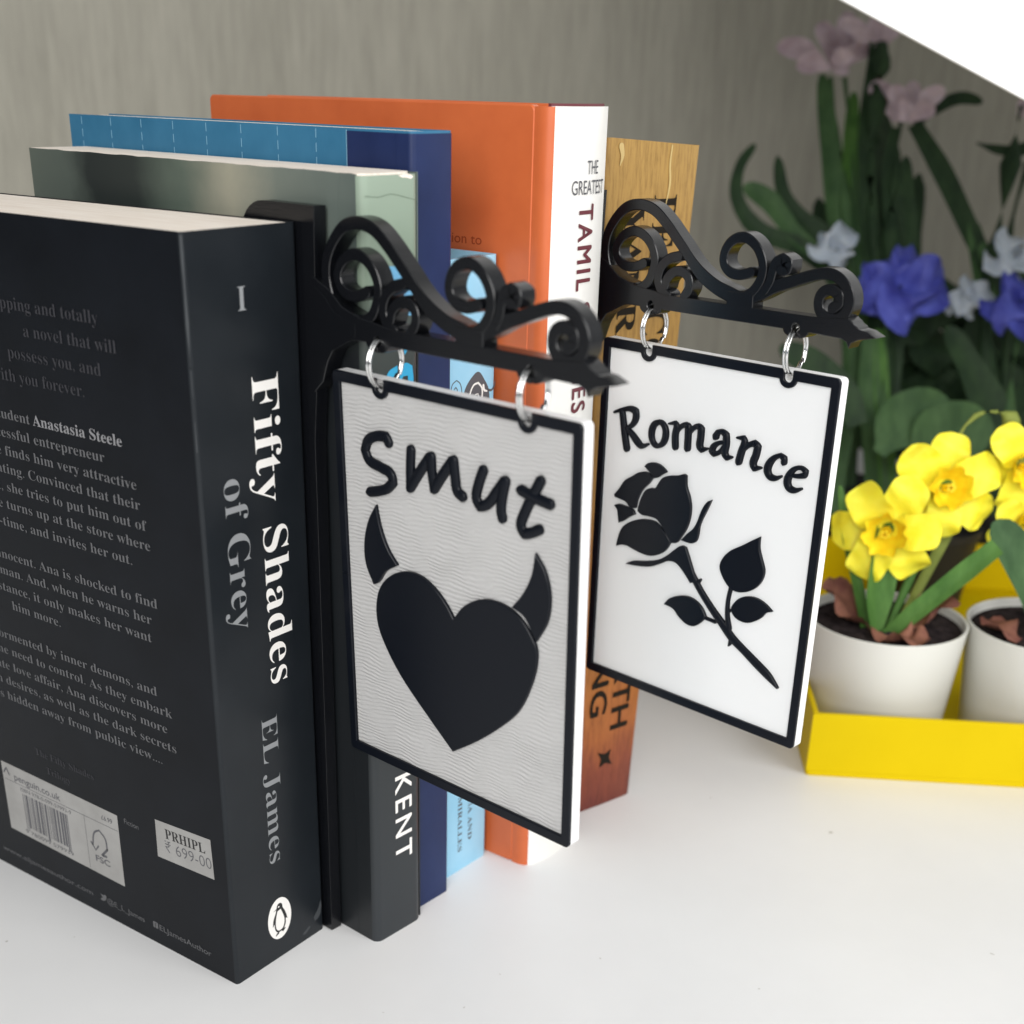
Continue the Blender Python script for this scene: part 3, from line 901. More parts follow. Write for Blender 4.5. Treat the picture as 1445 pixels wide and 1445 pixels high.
def make_bracket(label, loc, rot, wz=160.0, scale=1.0):
    b = thing("sign_bracket", label, "sign bracket", loc, rot, "scrolled sign brackets between the books")
    b.scale = (scale,)*3                        # wz: height of the arm's own zero above the table
    f = lambda u, w, n: (u, n, w + wz)
    HW = 1.32
    a = MB()
    lay = [0]
    def nn():                                   # each stroke a hair prouder than the last, so no two faces share a plane
        lay[0] += 1
        return -0.03*lay[0], 4.3 + 0.03*lay[0]
    def stroke(k, hw=HW):
        n0, n1 = nn()
        a.ribbon(BR[k], hw, n0, n1, 0.22, f)
    stroke("arch", [1.45]*9 + [1.5]*5 + [1.8, 1.9, 2.0, 1.9, 1.8, 1.6, 1.5] + [1.45]*8 + [1.4]*7)
    stroke("sp1"); stroke("six"); stroke("bowl"); stroke("sp2"); stroke("curl", [1.2, 1.25, 1.3, 1.4, 1.5, 1.6, 1.6, 1.5])
    n0, n1 = nn()
    a.prism([(39.7, 20.0), (47.8, 20.5), (48.0, 16.5), (47.4, 15.5), (39.8, 15.5), (39.5, 16.5)], n0, n1, 0.2, f)
    # bar with two drilled lugs and an arrow tip
    n0, n1 = nn()
    def lug(c):
        hole = [(c + 1.15*math.sin(t), 13.45 - 1.15*math.cos(t)) for t in [0.03 + (2*math.pi-0.06)*k/18 for k in range(19)]]
        tab = [(c + 3.9*math.cos(t)*1.0, 12.75 - 1.95*math.sin(t)) for t in [math.pi - math.pi*k/10 for k in range(11)]]
        return tab[:6] + hole[::-1] + tab[6:]
    low = [(-9.2, -2.0), (-5.6, 1.2), (-5.0, 2.8), (-3.6, 6.4), (-1.8, 9.0), (1.6, 11.6), (6.0, 12.7)]
    poly = low + lug(14.2) + [(36, 12.7)] + lug(61.7) + [(75.1, 12.5), (76.7, 11.8), (77.4, 10.4), (78.0, 11.8), (79.8, 12.7), (84.6, 13.8), (81.8, 15.0), (79.5, 15.3), (79.2, 15.8), (78.0, 16.3), (77.7, 16.8), (76.9, 17.2), (76.3, 17.7), (75.4, 17.4), (66, 16.75), (20, 16.75), (8, 18.2), (2, 20), (-2.5, 23.5), (-8.6, 26)]
    a.prism(poly, n0, n1, 0.2, f)
    # solid corner behind the large curl
    n0, n1 = nn()
    a.prism([(-8.0, 24), (-3.4, 21.5), (-1.2, 18.8), (2.2, 17.4), (6.8, 16.6), (6.8, 13.5), (-8.0, 6)], n0, n1, 0.2, f)
    a.build("scroll_arm", MT["black_plastic"], b, smooth=40)
    p = MB()
    o = [(-10.6, 0.2), (-9.9, wz-14), (-8.6, wz-2), (-7.3, wz+41.8)]
    for k in range(9):
        t = math.radians(90*k/8)
        o.append((-26.5 - 9*math.sin(t), wz+32.8 + 9*math.cos(t)))
    o += [(-35.5, 0.2)]
    p.prism(o, 0.15, 3.9, 0.06, lambda u, w, n: (u, n, w), 0.06)
    p.build("book_plate", MT["black_plastic"], b, smooth=30)
    return b

# ------------------------------------------------------------------ hanging signs
S1 = dict(
    S=[(16.54, -12.26), (15.74, -11.03), (12.88, -11.24), (9.28, -12.98), (7.96, -15.66), (9.42, -17.96), (13.34, -18.92), (17.03, -20.04), (17.72, -21.86), (15.27, -23.96), (12.12, -25.18), (9.41, -25.93)],
    m1=[(24.22, -12.63), (23.9, -16.87), (23.79, -21.84)],
    m2=[(23.79, -21.84), (27.05, -17.44), (30.46, -13.23)],
    m3=[(31.04, -13.0), (31.19, -16.63), (31.91, -20.47)],
    m4=[(31.91, -20.47), (34.84, -16.49), (37.94, -12.68)],
    m5=[(38.34, -12.49), (38.83, -16.28), (39.58, -19.65), (41.15, -20.49)],
    u1=[(47.71, -12.96), (46.24, -16.52), (45.53, -19.86), (46.61, -21.68), (48.92, -20.71), (51.95, -17.07), (54.17, -14.22)],
    u2=[(54.54, -14.15), (53.6, -17.87), (53.25, -21.4), (53.64, -22.87)],
    t1=[(64.87, -12.0), (62.6, -15.97), (60.29, -20.42), (59.31, -23.51), (60.37, -25.11), (62.4, -24.41), (64.7, -23.2)],
    t2=[(59.33, -15.25), (63.32, -16.1), (67.74, -16.66)],
    hornL=[(11.48, -28.77), (8.52, -33.43), (6.7, -39.37), (6.9, -45.26), (9.56, -50.39), (11.27, -49.48), (14.19, -45.75), (18.61, -43.0), (15.39, -39.58), (12.72, -34.09)],
    heart=[(38.04, -51.99), (35.83, -49.18), (31.69, -45.79), (26.62, -43.7), (21.4, -43.92), (15.96, -46.42), (11.84, -50.8), (10.28, -55.81), (10.64, -61.19), (12.73, -65.71), (18.41, -73.07), (29.0, -82.33), (37.29, -89.03), (45.54, -83.22), (53.83, -76.18), (59.38, -70.27), (62.78, -63.6), (64.86, -56.58), (64.83, -51.97), (63.5, -49.58), (60.57, -46.41), (55.95, -44.12), (50.49, -43.75), (45.72, -45.04), (41.24, -48.02)],
    hornR=[(63.95, -28.78), (66.95, -32.41), (68.63, -38.15), (67.99, -44.31), (64.79, -50.25), (63.63, -48.61), (60.92, -45.08), (57.09, -43.69), (60.45, -39.44), (62.97, -34.3)],
)
S2 = dict(
    R1=[(3.24, -18.17), (6.1, -17.03), (9.11, -16.31), (10.94, -16.73), (11.1, -18.62), (10.04, -20.73), (7.92, -22.19)],
    R2=[(5.87, -17.61), (6.51, -20.29), (7.39, -24.23), (8.4, -27.96)],
    R3=[(8.06, -22.16), (10.29, -23.7), (12.38, -25.46), (13.84, -26.27), (16.23, -25.34)],
    o=[(19.64, -18.27), (18.11, -19.18), (17.23, -21.35), (17.57, -23.63), (18.93, -25.08), (20.28, -25.04), (21.76, -23.69), (22.35, -21.47), (21.89, -19.45), (20.72, -18.4), (19.64, -18.27)],
    m1=[(23.48, -18.01), (25.4, -17.46), (26.01, -18.29), (25.74, -20.84), (26.07, -24.14)],
    m2=[(26.0, -20.79), (27.34, -18.46), (29.05, -17.43), (30.12, -17.75), (30.23, -20.01), (30.36, -23.74)],
    m3=[(30.4, -20.4), (31.71, -18.08), (33.39, -17.06), (34.59, -17.56), (34.61, -20.03), (34.62, -22.51), (35.35, -23.3), (37.31, -22.61)],
    a1=[(39.73, -18.62), (40.21, -17.41), (41.66, -17.04), (43.1, -17.69), (43.38, -20.07), (43.2, -22.76), (44.07, -23.82), (45.63, -23.41)],
    a2=[(42.73, -19.79), (40.8, -20.36), (39.19, -21.69), (38.84, -22.99), (39.67, -23.66), (41.33, -22.82), (42.72, -20.81)],
    n1=[(47.03, -17.66), (48.82, -17.43), (49.3, -18.35), (48.57, -21.31), (48.04, -24.06)],
    n2=[(48.8, -21.26), (50.72, -19.08), (52.52, -18.14), (53.69, -18.91), (53.38, -21.18), (52.74, -23.73), (53.37, -24.92), (55.35, -24.41)],
    c=[(62.37, -21.4), (62.35, -20.41), (60.99, -19.79), (59.26, -20.82), (57.86, -22.7), (57.51, -24.58), (58.54, -26.08), (60.21, -26.24), (61.97, -25.37)],
    e=[(65.09, -24.42), (67.13, -24.2), (69.1, -23.59), (69.4, -22.54), (67.94, -21.86), (65.97, -22.45), (64.42, -24.56), (64.09, -26.43), (64.87, -27.86), (66.54, -28.21), (68.6, -27.36)],
    p1=[(15.72, -31.89), (16.72, -30.82), (19.14, -30.14), (21.32, -30.39), (23.25, -31.34), (23.98, -32.0), (22.49, -32.97), (20.91, -34.16), (19.55, -34.61), (18.21, -33.48)],
    p2=[(4.9, -42.6), (6.69, -40.42), (8.72, -37.45), (11.46, -35.62), (13.56, -34.19), (15.71, -33.5), (17.6, -33.61), (19.23, -34.5), (17.86, -36.53), (15.57, -39.02), (13.95, -42.4), (13.53, -44.91), (11.47, -45.24), (9.57, -43.88), (7.26, -43.49), (5.28, -43.28)],
    p3=[(5.15, -45.89), (6.58, -45.18), (9.36, -45.21), (11.32, -45.41), (12.82, -45.96), (13.39, -46.98), (11.23, -48.25), (9.09, -49.91), (7.35, -50.84), (6.87, -48.87), (6.38, -46.91)],
    p4=[(14.55, -43.79), (15.43, -41.06), (16.8, -38.75), (18.6, -37.74), (20.13, -37.49), (21.22, -35.82), (22.58, -33.93), (24.62, -32.89), (28.17, -32.04), (30.18, -31.26), (31.05, -31.56), (31.43, -34.63), (32.75, -37.27), (33.54, -40.02), (33.45, -43.99), (32.43, -47.21), (30.88, -49.84), (29.68, -51.65), (27.59, -52.29), (26.03, -50.51), (23.61, -48.04), (21.59, -46.49), (18.74, -46.26), (15.9, -46.41), (14.23, -45.64)],
    p5=[(6.85, -58.31), (7.39, -55.54), (8.77, -52.07), (11.05, -49.97), (14.46, -48.27), (17.89, -47.4), (21.05, -47.38), (23.35, -48.61), (25.35, -49.91), (27.25, -51.99), (26.64, -53.67), (25.27, -55.55), (23.2, -56.97), (20.13, -58.08), (16.93, -58.16), (13.65, -57.68), (10.99, -57.16), (8.71, -57.46)],
    p6=[(30.95, -50.58), (32.85, -48.36), (35.02, -46.1), (36.24, -43.58), (37.35, -40.14), (39.09, -37.32), (40.46, -36.54), (39.56, -38.91), (37.92, -42.7), (37.15, -45.1), (36.97, -47.62), (36.31, -49.77), (35.04, -50.58), (33.4, -50.73)],
    calyx=[(31.41, -52.17), (33.0, -52.33), (34.38, -54.96), (36.07, -58.26), (37.76, -61.56), (35.62, -62.52), (32.14, -59.28), (29.72, -57.84), (27.22, -57.91), (23.93, -59.71), (20.43, -61.4), (15.68, -62.42), (10.97, -62.9), (13.32, -61.5), (18.4, -60.19), (23.34, -58.49), (26.58, -56.24), (29.13, -53.81)],
    st_main=[(35.53, -59.52), (39.35, -63.96), (43.79, -68.2), (48.15, -71.87), (52.0, -75.09), (56.15, -77.43), (60.72, -79.99), (65.24, -82.52), (68.68, -85.0)],
    st_branch=[(50.38, -72.35), (49.41, -68.48), (49.15, -64.43), (49.68, -60.2)],
    st_right=[(49.8, -67.43), (51.35, -66.05)],
    st_left=[(45.53, -71.88), (41.74, -71.65)],
    th1=[(37.8, -61.93), (38.99, -60.67)],
    th2=[(51.65, -75.77), (51.06, -77.4)],
    l1=[(57.68, -43.13), (57.91, -46.49), (59.09, -49.38), (60.33, -52.63), (59.7, -55.67), (57.57, -58.41), (54.46, -60.18), (51.14, -60.72), (48.91, -59.86), (46.47, -57.37), (45.33, -54.92), (46.27, -51.93), (48.52, -49.37), (52.4, -46.8), (55.43, -44.63)],
    l2=[(50.73, -66.22), (51.55, -64.13), (53.43, -62.12), (55.83, -61.09), (58.71, -60.83), (61.7, -61.64), (64.36, -63.25), (62.44, -64.16), (61.03, -66.04), (58.76, -67.81), (56.37, -68.88), (53.39, -68.82), (51.57, -67.85)],
    l3=[(26.68, -71.52), (28.56, -69.24), (31.62, -67.62), (35.17, -66.82), (38.39, -67.45), (40.79, -69.06), (42.26, -71.12), (40.81, -73.27), (38.32, -75.23), (35.61, -75.37), (32.73, -74.07), (30.22, -72.07)],
)
HOLES = (14.2, 60.85)
S1POS = (13.408, 35.079, 162.993)
def sign_base(label, loc, rot, board_mat):
    s = thing("hanging_sign", label, "hanging sign", loc, rot, "black framed white signs hanging from the brackets")
    x0, x1, y0, y1 = -2.45, 76.35, -101.8, 2.6
    out = rounded(x0, x1, y0, y1, 1.3)
    # board outline with the two ring holes reached by a hairline slit
    tr = [p for p in out if p[1] > 0]
    brd = []
    k0 = max(range(len(out)), key=lambda i: (out[i][1] > 2.59, out[i][0]))
    seq = out[k0:] + out[:k0]
    brd = [seq[0]]
    # walk from the top right to the top left along the top edge
    for h in HOLES[::-1]:
        brd += [(h+0.005, y1)] + [(h + 1.0*math.sin(t), 0.75 + 1.0*math.cos(t)) for t in [0.006 + (2*math.pi-0.012)*k/20 for k in range(21)]] + [(h-0.005, y1)]
    brd += seq[1:]
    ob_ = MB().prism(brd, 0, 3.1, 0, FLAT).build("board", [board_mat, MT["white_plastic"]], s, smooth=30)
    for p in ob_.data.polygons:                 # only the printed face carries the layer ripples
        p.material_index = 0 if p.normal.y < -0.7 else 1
    # raised frame: outline with open slots under the rings, joined to the window by a hairline slit
    fo = [seq[0]]
    for h in HOLES[::-1]:
        fo += [(h+1.35, y1)] + [(h + 1.35*math.cos(t), 0.65 - 1.35*math.sin(t)) for t in [math.pi*k/12 for k in range(13)]] + [(h-1.35, y1)]
    fo += seq[1:]
    # find the left edge point to open the slit
    ins = [(0, 0)]
    for h in HOLES:
        ins += [(h-2.75, 0)] + [(h - 2.6*math.cos(t), 0.1 - 2.2*math.sin(t)) for t in [math.pi*(0.04+0.92*k/12) for k in range(13)]] + [(h+2.75, 0)]
    ins += [(73.8, 0), (73.8, -99.1), (0, -99.1)]
    li = max(range(len(fo)), key=lambda i: (fo[i][0] < x0+0.01, -fo[i][1]))   # lowest point of the left edge
    poly = fo[:li] + [(x0, -50.0)] + [(0, -50.0)] + ins + [(0, -50.004), (x0, -50.004)] + fo[li:]
    MB().prism(poly, -0.85, -0.002, 0.18, FLAT).build("frame", MT["black_raised"], s, smooth=30)
    return s

def strokes(s, name, items, S, m, hw, depth=-1.0):
    b = MB()
    for i, (k, h) in enumerate(items):
        b.ribbon(S[k], h if h else hw, depth - 0.02*i, 0.3, 0.3, FLAT)
    return b.build(name, m, s, smooth=50)

def shape(s, name, outline, m, depth=-0.95, corner=50):
    return MB().prism(hermite(outline, True, 5, corner), depth, 0.3, 0.18, FLAT).build(name, m, s, smooth=35)

g1 = sign_base("white rippled sign reading Smut with a black horned heart, hanging nearest the camera", S1POS, (0.027, 0, -0.113), MT["white_rippled_shaded"])
g1.scale = (0.98,)*3
for nm, ks in (("letter_s", ("S",)), ("letter_m", ("m1", "m2", "m3", "m4", "m5")), ("letter_u", ("u1", "u2")), ("letter_t", ("t1", "t2"))):
    strokes(g1, nm, [(k, None) for k in ks], S1, MT["black_raised"], 1.28)
shape(g1, "horn", S1["hornL"], MT["black_raised"])
shape(g1, "heart", S1["heart"], MT["black_raised"])
shape(g1, "horn", S1["hornR"], MT["black_raised"])

g2 = sign_base("white sign reading Romance with a black rose, hanging farther from the camera", (29.027, 133.636, 160.122), (0.001, 0, -0.162), MT["white_smooth"])
T = 1.05
RW = dict(R1=[.4, .6, .8, 1.0, 1.0, .75, .5], R2=[.9, 1.0, 1.05, 1.05], R3=[.6, .9, 1.0, .8, .35], o=[.7, .9, 1.0, .9, .75, .65, .9, 1.0, .9, .75, .7],
          m1=[.3, .6, .9, 1.0, 1.0], m2=[.3, .6, .8, 1.0, 1.0, 1.0], m3=[.3, .6, .8, 1.0, 1.0, 1.0, .8, .3], a1=[1.0, .7, .7, .95, 1.0, 1.0, .8, .35], a2=[.5, .6, .85, .9, .75, .6, .5],
          n1=[.35, .7, .9, 1.0, 1.0], n2=[.35, .7, .85, 1.0, 1.0, 1.0, .85, .35], c=[.85, .8, .6, .75, 1.0, 1.05, .9, .7, .35], e=[.4, .6, .8, .7, .55, .65, .95, 1.05, .95, .75, .35])
for nm, ks in (("letter_r", ("R1", "R2", "R3")), ("letter_o", ("o",)), ("letter_m", ("m1", "m2", "m3")), ("letter_a", ("a1", "a2")), ("letter_n", ("n1", "n2")), ("letter_c", ("c",)), ("letter_e", ("e",))):
    strokes(g2, nm, [(k, [v*T for v in RW[k]]) for k in ks], S2, MT["black_raised"], 1.0)
for k in ("p1", "p2", "p3", "p4", "p5"):
    shape(g2, "petal", S2[k], MT["black_raised"])
shape(g2, "sepal", S2["p6"], MT["black_raised"])
shape(g2, "calyx", S2["calyx"], MT["black_raised"], -0.93)
b = MB()
for i, (k, h) in enumerate((("st_main", [1.0, 1.0, 1.05, 1.2, 1.25, 1.15, 1.25, 1.15, 0.4]), ("st_branch", [0.9, 0.7, 0.6, 0.6]), ("st_right", 0.45), ("st_left", 0.5), ("th1", [0.9, 0.35]), ("th2", [0.9, 0.35]))):
    b.ribbon(S2[k], h, -0.9 + 0.012*i, 0.3, 0.25, FLAT)
b.build("rose_stem", MT["black_raised"], g2, smooth=50)
for k in ("l1", "l2", "l3"):
    shape(g2, "rose_leaf", S2[k], MT["black_raised"], -0.96)

# the brackets stand on the table; the arm meets its sign 1.1 mm in front of the board plane
ca, sa = math.cos(-0.113), math.sin(-0.113)
N1 = Vector((-sa, ca, 0))
o1 = Vector((S1POS[0], S1POS[1], 0)) + N1*(-0.9)
make_bracket("black scrolled bracket holding the Smut sign, between the black and green books", o1, (0, 0, -0.113), 164.2, 0.98)
ca, sa = math.cos(-0.162), math.sin(-0.162)
N2 = Vector((-sa, ca, 0))
o2 = Vector((29.027, 133.636, 0)) + N2*(-1.0)
make_bracket("black scrolled bracket holding the Romance sign, in front of the wood-print book", o2, (0, 0, -0.162))

# split rings
def make_ring(label, loc, rot):
    b = MB()
    R0 = 5.8
    path = []
    for k in range(57):
        a = 2*math.pi*k/28 + 2.2
        path.append((-0.42 + 0.84*min(1, max(0, (k-22)/12)), R0*math.sin(a)*1.0, R0*math.cos(a)))
    b.tube(path, [0.38]*len(path), seg=10, n=2)
    o = b.build("split_ring", MT["steel"], smooth=60)
    o.location = Vector(loc)*K
    o.rotation_euler = rot
    return tag(o, label, "split ring", "steel split rings holding the signs")
def ring_at(S, h, label, dz=0, tw=0.12):
    x, y, z, yaw = S
    N = Vector((-math.sin(yaw), math.cos(yaw), 0)); U = Vector((math.cos(yaw), math.sin(yaw), 0))
    p = Vector((x, y, z)) + U*h + N*1.3
    make_ring(label, (p.x, p.y, z + dz), (0, 0, yaw + tw))
R1 = (13.408, 35.079, 162.993, -0.113); R2 = (29.027, 133.636, 160.122, -0.162)
ring_at(R1, HOLES[0]*0.98, "steel ring at the inner end of the Smut sign, next to the book spines", 6.2, 0.1)
ring_at(R1, HOLES[1]*0.98, "steel ring at the outer end of the Smut sign, below the arrow tip", 6.2, 0.16)
ring_at(R2, HOLES[0], "steel ring at the inner end of the Romance sign, in front of the wood-print book", 7.1, 0.08)
ring_at(R2, HOLES[1], "steel ring at the outer end of the Romance sign, in front of the flowers", 7.1, 0.14)

# ------------------------------------------------------------------ yellow tray, pots, daffodils
TY = math.atan2(0.515, 0.857)
tr_ = thing("yellow_tray", "bright yellow open tray holding small white flower pots", "tray", (73.2, 216.2, 0), (0, 0, TY))
LX, LY, HZ, TW = 300, 215, 25, 2.2
MB().prism(rounded(0, LX, 0, LY, 1.6), 0.1, 2.2, f=PLAN).build("tray_floor", MT["yellow_tray"], tr_)
for nm, bx in (("tray_wall", (0, LX, 0, TW)), ("tray_wall", (0, LX, LY-TW, LY)), ("tray_wall", (0, TW, TW+0.01, LY-TW-0.01)), ("tray_wall", (LX-TW, LX, TW+0.01, LY-TW-0.01))):
    MB().prism([(bx[0], bx[2]), (bx[1], bx[2]), (bx[1], bx[3]), (bx[0], bx[3])], HZ, 2.25, 0.4, f=PLAN).build(nm, MT["yellow_tray"], tr_)
def tray_pt(a, b, z=0):
    return Vector((73.2 + 0.857*a - 0.515*b, 216.2 + 0.515*a + 0.857*b, z))

def make_pot(label, at):
    p = thing("flower_pot", label, "flower pot", at, (0, 0, 0), "white flower pots in the yellow tray")
    MB().lathe([(0.1, 0), (24.5, 0), (25.2, 0.8), (29.6, 47), (29.7, 47.6), (29.2, 47.9), (28.5, 47.6), (27.9, 43), (0.1, 43)], seg=96).build("pot", MT["pot"], p, smooth=40)
    s = MB()
    rows = []
    rr = random.Random(4)
    for i in range(9):
        r = 27.9*i/8
        rows.append([(r*math.cos(2*math.pi*k/40), r*math.sin(2*math.pi*k/40), 44.6 + rr.uniform(-0.6, 0.8)*(1 if 0 < i < 8 else 0)) for k in range(40)])
    for r in rows:
        r.append(r[0])
    s.grid(rows)
    s.build("soil", MT["soil"], p, smooth=80)
    return p

def strap(mb, pts, wid, up=(0, 0, 1), fold=0.25, n=6, seg=6, wave=0.0, ph=0.0):
    """leaf blade or petal: a curved sheet along pts, with a middle fold"""
    C3 = hermite([Vector(p) for p in pts], n=n, corner=170)
    Q = []
    for i, c in enumerate(C3):                  # width eases from one control value to the next
        k = min(len(wid)-2, i//n)
        f_ = (i - k*n)/n
        tip = (wid[k+1] < 0.4*wid[k]) and k == len(wid)-2
        f_ = 1 - math.sqrt(max(0, 1-f_**2)) if tip else f_*f_*(3-2*f_)
        Q.append((c.x, c.y, c.z, wid[k] + (wid[k+1]-wid[k])*f_))
    rows = []
    L = len(Q)
    for i, q in enumerate(Q):
        c = Vector(q[:3]); w_ = max(0.05, q[3])
        a = Vector(Q[max(0, i-1)][:3]); b = Vector(Q[min(L-1, i+1)][:3])
        t = (b-a).normalized()
        s = t.cross(Vector(up))
        if s.length < 1e-4:
            s = t.orthogonal()
        s.normalize()
        nrm = s.cross(t).normalized()
        row = []
        for k in range(seg+1):
            v = -1 + 2*k/seg
            row.append(c + s*(w_*v) + nrm*(fold*w_*(abs(v)**1.5) + wave*w_*math.sin(i*0.9 + v*3 + ph)*abs(v)))
        rows.append(row)
    mb.grid(rows)
    return mb

def flower_frame(c, d, upv=(0, 0, 1)):
    d = Vector(d).normalized()
    x = Vector(upv).cross(d).normalized()
    y = d.cross(x)
    return Vector(c), x, y, d

def daffodil_head(parent, c, d, size=17.0, roll=0.3, seed=1):
    r = random.Random(seed)
    C, X, Y, D = flower_frame(c, d)
    for k in range(6):
        a = roll + math.pi/3*k
        q = X*math.cos(a) + Y*math.sin(a)
        back = -0.16 if k % 2 else 0.06
        L = size*r.uniform(0.94, 1.08)
        b = MB()
        pts = [C + q*1.5 - D*0.5, C + q*L*0.35 + D*L*(0.10+back), C + q*L*0.72 + D*L*(0.14+back), C + q*L + D*L*(back+r.uniform(-0.1, 0.1))]
        strap(b, pts, [2.0, L*0.36, L*0.36, 0.6], up=D, fold=r.uniform(0.1, 0.3), seg=10, wave=0.12, ph=r.uniform(0, 6))
        b.build("petal", MT["petal_yellow"], parent, smooth=80)
    b = MB()
    rows = []
    for i in range(9):
        f_ = i/8
        row = []
        for k in range(37):
            a = 2*math.pi*k/36
            fr = 1 + (0.11*math.sin(a*7+seed) + 0.07*math.sin(a*12+1))*max(0, f_-0.55)*2.2
            rad = size*(0.14 + 0.25*f_**0.8)*fr
            row.append(C + (X*math.cos(a) + Y*math.sin(a))*rad + D*(size*0.46*f_*(1 - 0.12*max(0, f_-0.75)) + 0.6*math.sin(a*9+seed)*max(0, f_-0.6)))
        rows.append(row)
    b.grid(rows)
    b.build("trumpet", MT["corona"], parent, smooth=80)
    b = MB()
    for k in range(5):
        a = 2*math.pi*k/5
        o = (X*math.cos(a) + Y*math.sin(a))*1.1
        b.tube([C+o, C+o+D*size*0.38], 0.55, seg=6, smooth=False)
    b.build("stamens", MT["corona"], parent)

P1 = tray_pt(28.5, 36.5, 2.3)
P2 = tray_pt(88.3, 36.2, 2.3)
make_pot("white pot at the left end of the tray, holding the daffodil with dry brown leaves", P1)
make_pot("white pot cut off by the right edge of the photo, holding the second daffodil", P2)
TOC = (Vector((231, -205, 228)))
def toward(c, dz=0.0, side=0.0):
    d = (TOC - Vector(c)).normalized()
    return d + Vector((0, 0, dz)) + Vector((0.81, 0.586, 0))*side

d1 = thing("daffodil_plant", "yellow daffodils on arching green stems in the left white pot", "daffodil", (P1.x, P1.y, 45.5), (0, 0, 0), "daffodils in the tray pots")
o_ = Vector((P1.x, P1.y, 45.5))
def loc(p):
    return Vector(p) - o_
def part(mb, name, m, parent, smooth=80):
    return mb.build(name, m, parent, smooth=smooth)
F1 = Vector((75.3, 259.0, 84.4)); F2 = Vector((85.5, 285.0, 96.0))
daffodil_head(d1, loc(F1), toward(F1, -0.3, -0.1), 19.5, 0.15, 3)
daffodil_head(d1, loc(F2), toward(F2, 0.0, 0.3), 19.5, 0.45, 5)
part(MB().tube([loc((79, 256, 45.5)), loc((78, 262, 70)), loc((76, 266, 84)), loc((75.3, 262, 86)), loc(F1)], [1.3, 1.2, 1.2, 1.5, 2.2]), "stem", MT["leaf"], d1)
part(MB().tube([loc((81, 258, 45.5)), loc((84, 276, 75)), loc((84.5, 292, 95)), loc((85.5, 290, 98)), loc(F2)], [1.3, 1.2, 1.2, 1.5, 2.2]), "stem", MT["leaf"], d1)
b = MB(); strap(b, [loc((79, 253, 44)), loc((76, 256, 62)), loc((74.5, 262, 80)), loc((73, 268, 98))], [2.5, 6.2, 7.0, 1.0], up=(1, -0.7, 0.1), fold=0.35); part(b, "leaf_blade", MT["leaf"], d1)
b = MB(); strap(b, [loc((81, 254, 44)), loc((92, 258, 58)), loc((104, 263, 73)), loc((113, 266, 84))], [2.2, 3.4, 3.6, 3.2], up=(0.5, -0.8, 0.6), fold=0.3); part(b, "leaf_blade", MT["leaf"], d1)
b = MB(); strap(b, [loc((75, 254, 44)), loc((68, 256, 62)), loc((60, 258, 80)), loc((54, 262, 96))], [2.0, 2.4, 2.0, 0.6], up=(1, -0.7, 0.2), fold=0.3); part(b, "leaf_blade", MT["leaf"], d1)
b = MB(); strap(b, [loc((82, 264, 44)), loc((88, 290, 80)), loc((93, 300, 102)), loc((103, 305, 118))], [2.0, 2.6, 3.8, 0.6], up=(1, -0.7, 0.2), fold=0.4); part(b, "leaf_blade", MT["stem"], d1)
for k, pts in enumerate(([(79, 257, 45.6), (71, 256, 49), (62, 259, 55), (56, 263, 60)], [(79, 256, 46), (86, 250, 47.5), (93, 249, 48.5), (99, 252, 49)], [(82, 262, 46), (92, 266, 52), (99, 272, 60)])):
    b = MB()
    strap(b, [loc(p) for p in pts], [3.0, 8.0, 7.5, 2.5][:len(pts)], fold=0.3, wave=0.35, ph=k*2, seg=8)
    part(b, "dry_leaf", MT["dry"], d1)

o_ = Vector((P2.x, P2.y, 45.5))
d2 = thing("daffodil_plant", "yellow daffodil at the right edge with a drooping arched stem", "daffodil", o_, (0, 0, 0), "daffodils in the tray pots")
F3 = Vector((106.5, 303.0, 104.5)); F4 = Vector((110.5, 305, 84))
daffodil_head(d2, loc(F3), toward(F3, -0.2, 0.5), 18.0, 0.2, 8)
daffodil_head(d2, loc(F4), toward(F4, -0.3, 0.6), 14.0, 0.6, 9)
part(MB().tube([loc((82, 288, 84)), loc((83, 292, 104)), loc((88.5, 297, 121)), loc((97, 303, 122)), loc((103, 306, 114)), loc(F3)], [0.9, 1.0, 1.1, 1.3, 2.6, 2.2]), "stem", MT["stem"], d2)
part(MB().tube([loc((P2.x, P2.y, 45.5)), loc((122, 300, 70)), loc((113, 306, 82)), loc(F4)], [1.3, 1.2, 1.3, 2.0]), "stem", MT["leaf"], d2)
b = MB(); strap(b, [loc((P2.x-1, P2.y-2, 44)), loc((126, 281, 62)), loc((116, 276, 80)), loc((108, 275, 90))], [2.5, 6.5, 7.0, 1.5], up=(0.8, -0.7, 0.3), fold=0.3); part(b, "leaf_blade", MT["leaf_mid"], d2)
b = MB(); strap(b, [loc((P2.x+2, P2.y, 44)), loc((138, 296, 70)), loc((140, 300, 96)), loc((136, 306, 116))], [2.5, 5.5, 5.5, 1.0], up=(1, -0.7, 0.1), fold=0.3); part(b, "leaf_blade", MT["leaf"], d2)
b = MB(); strap(b, [loc((124, 276, 47)), loc((117, 278, 50)), loc((110, 284, 50))], [2.5, 6, 2], fold=0.3, wave=0.3, seg=8); part(b, "dry_leaf", MT["dry"], d2)

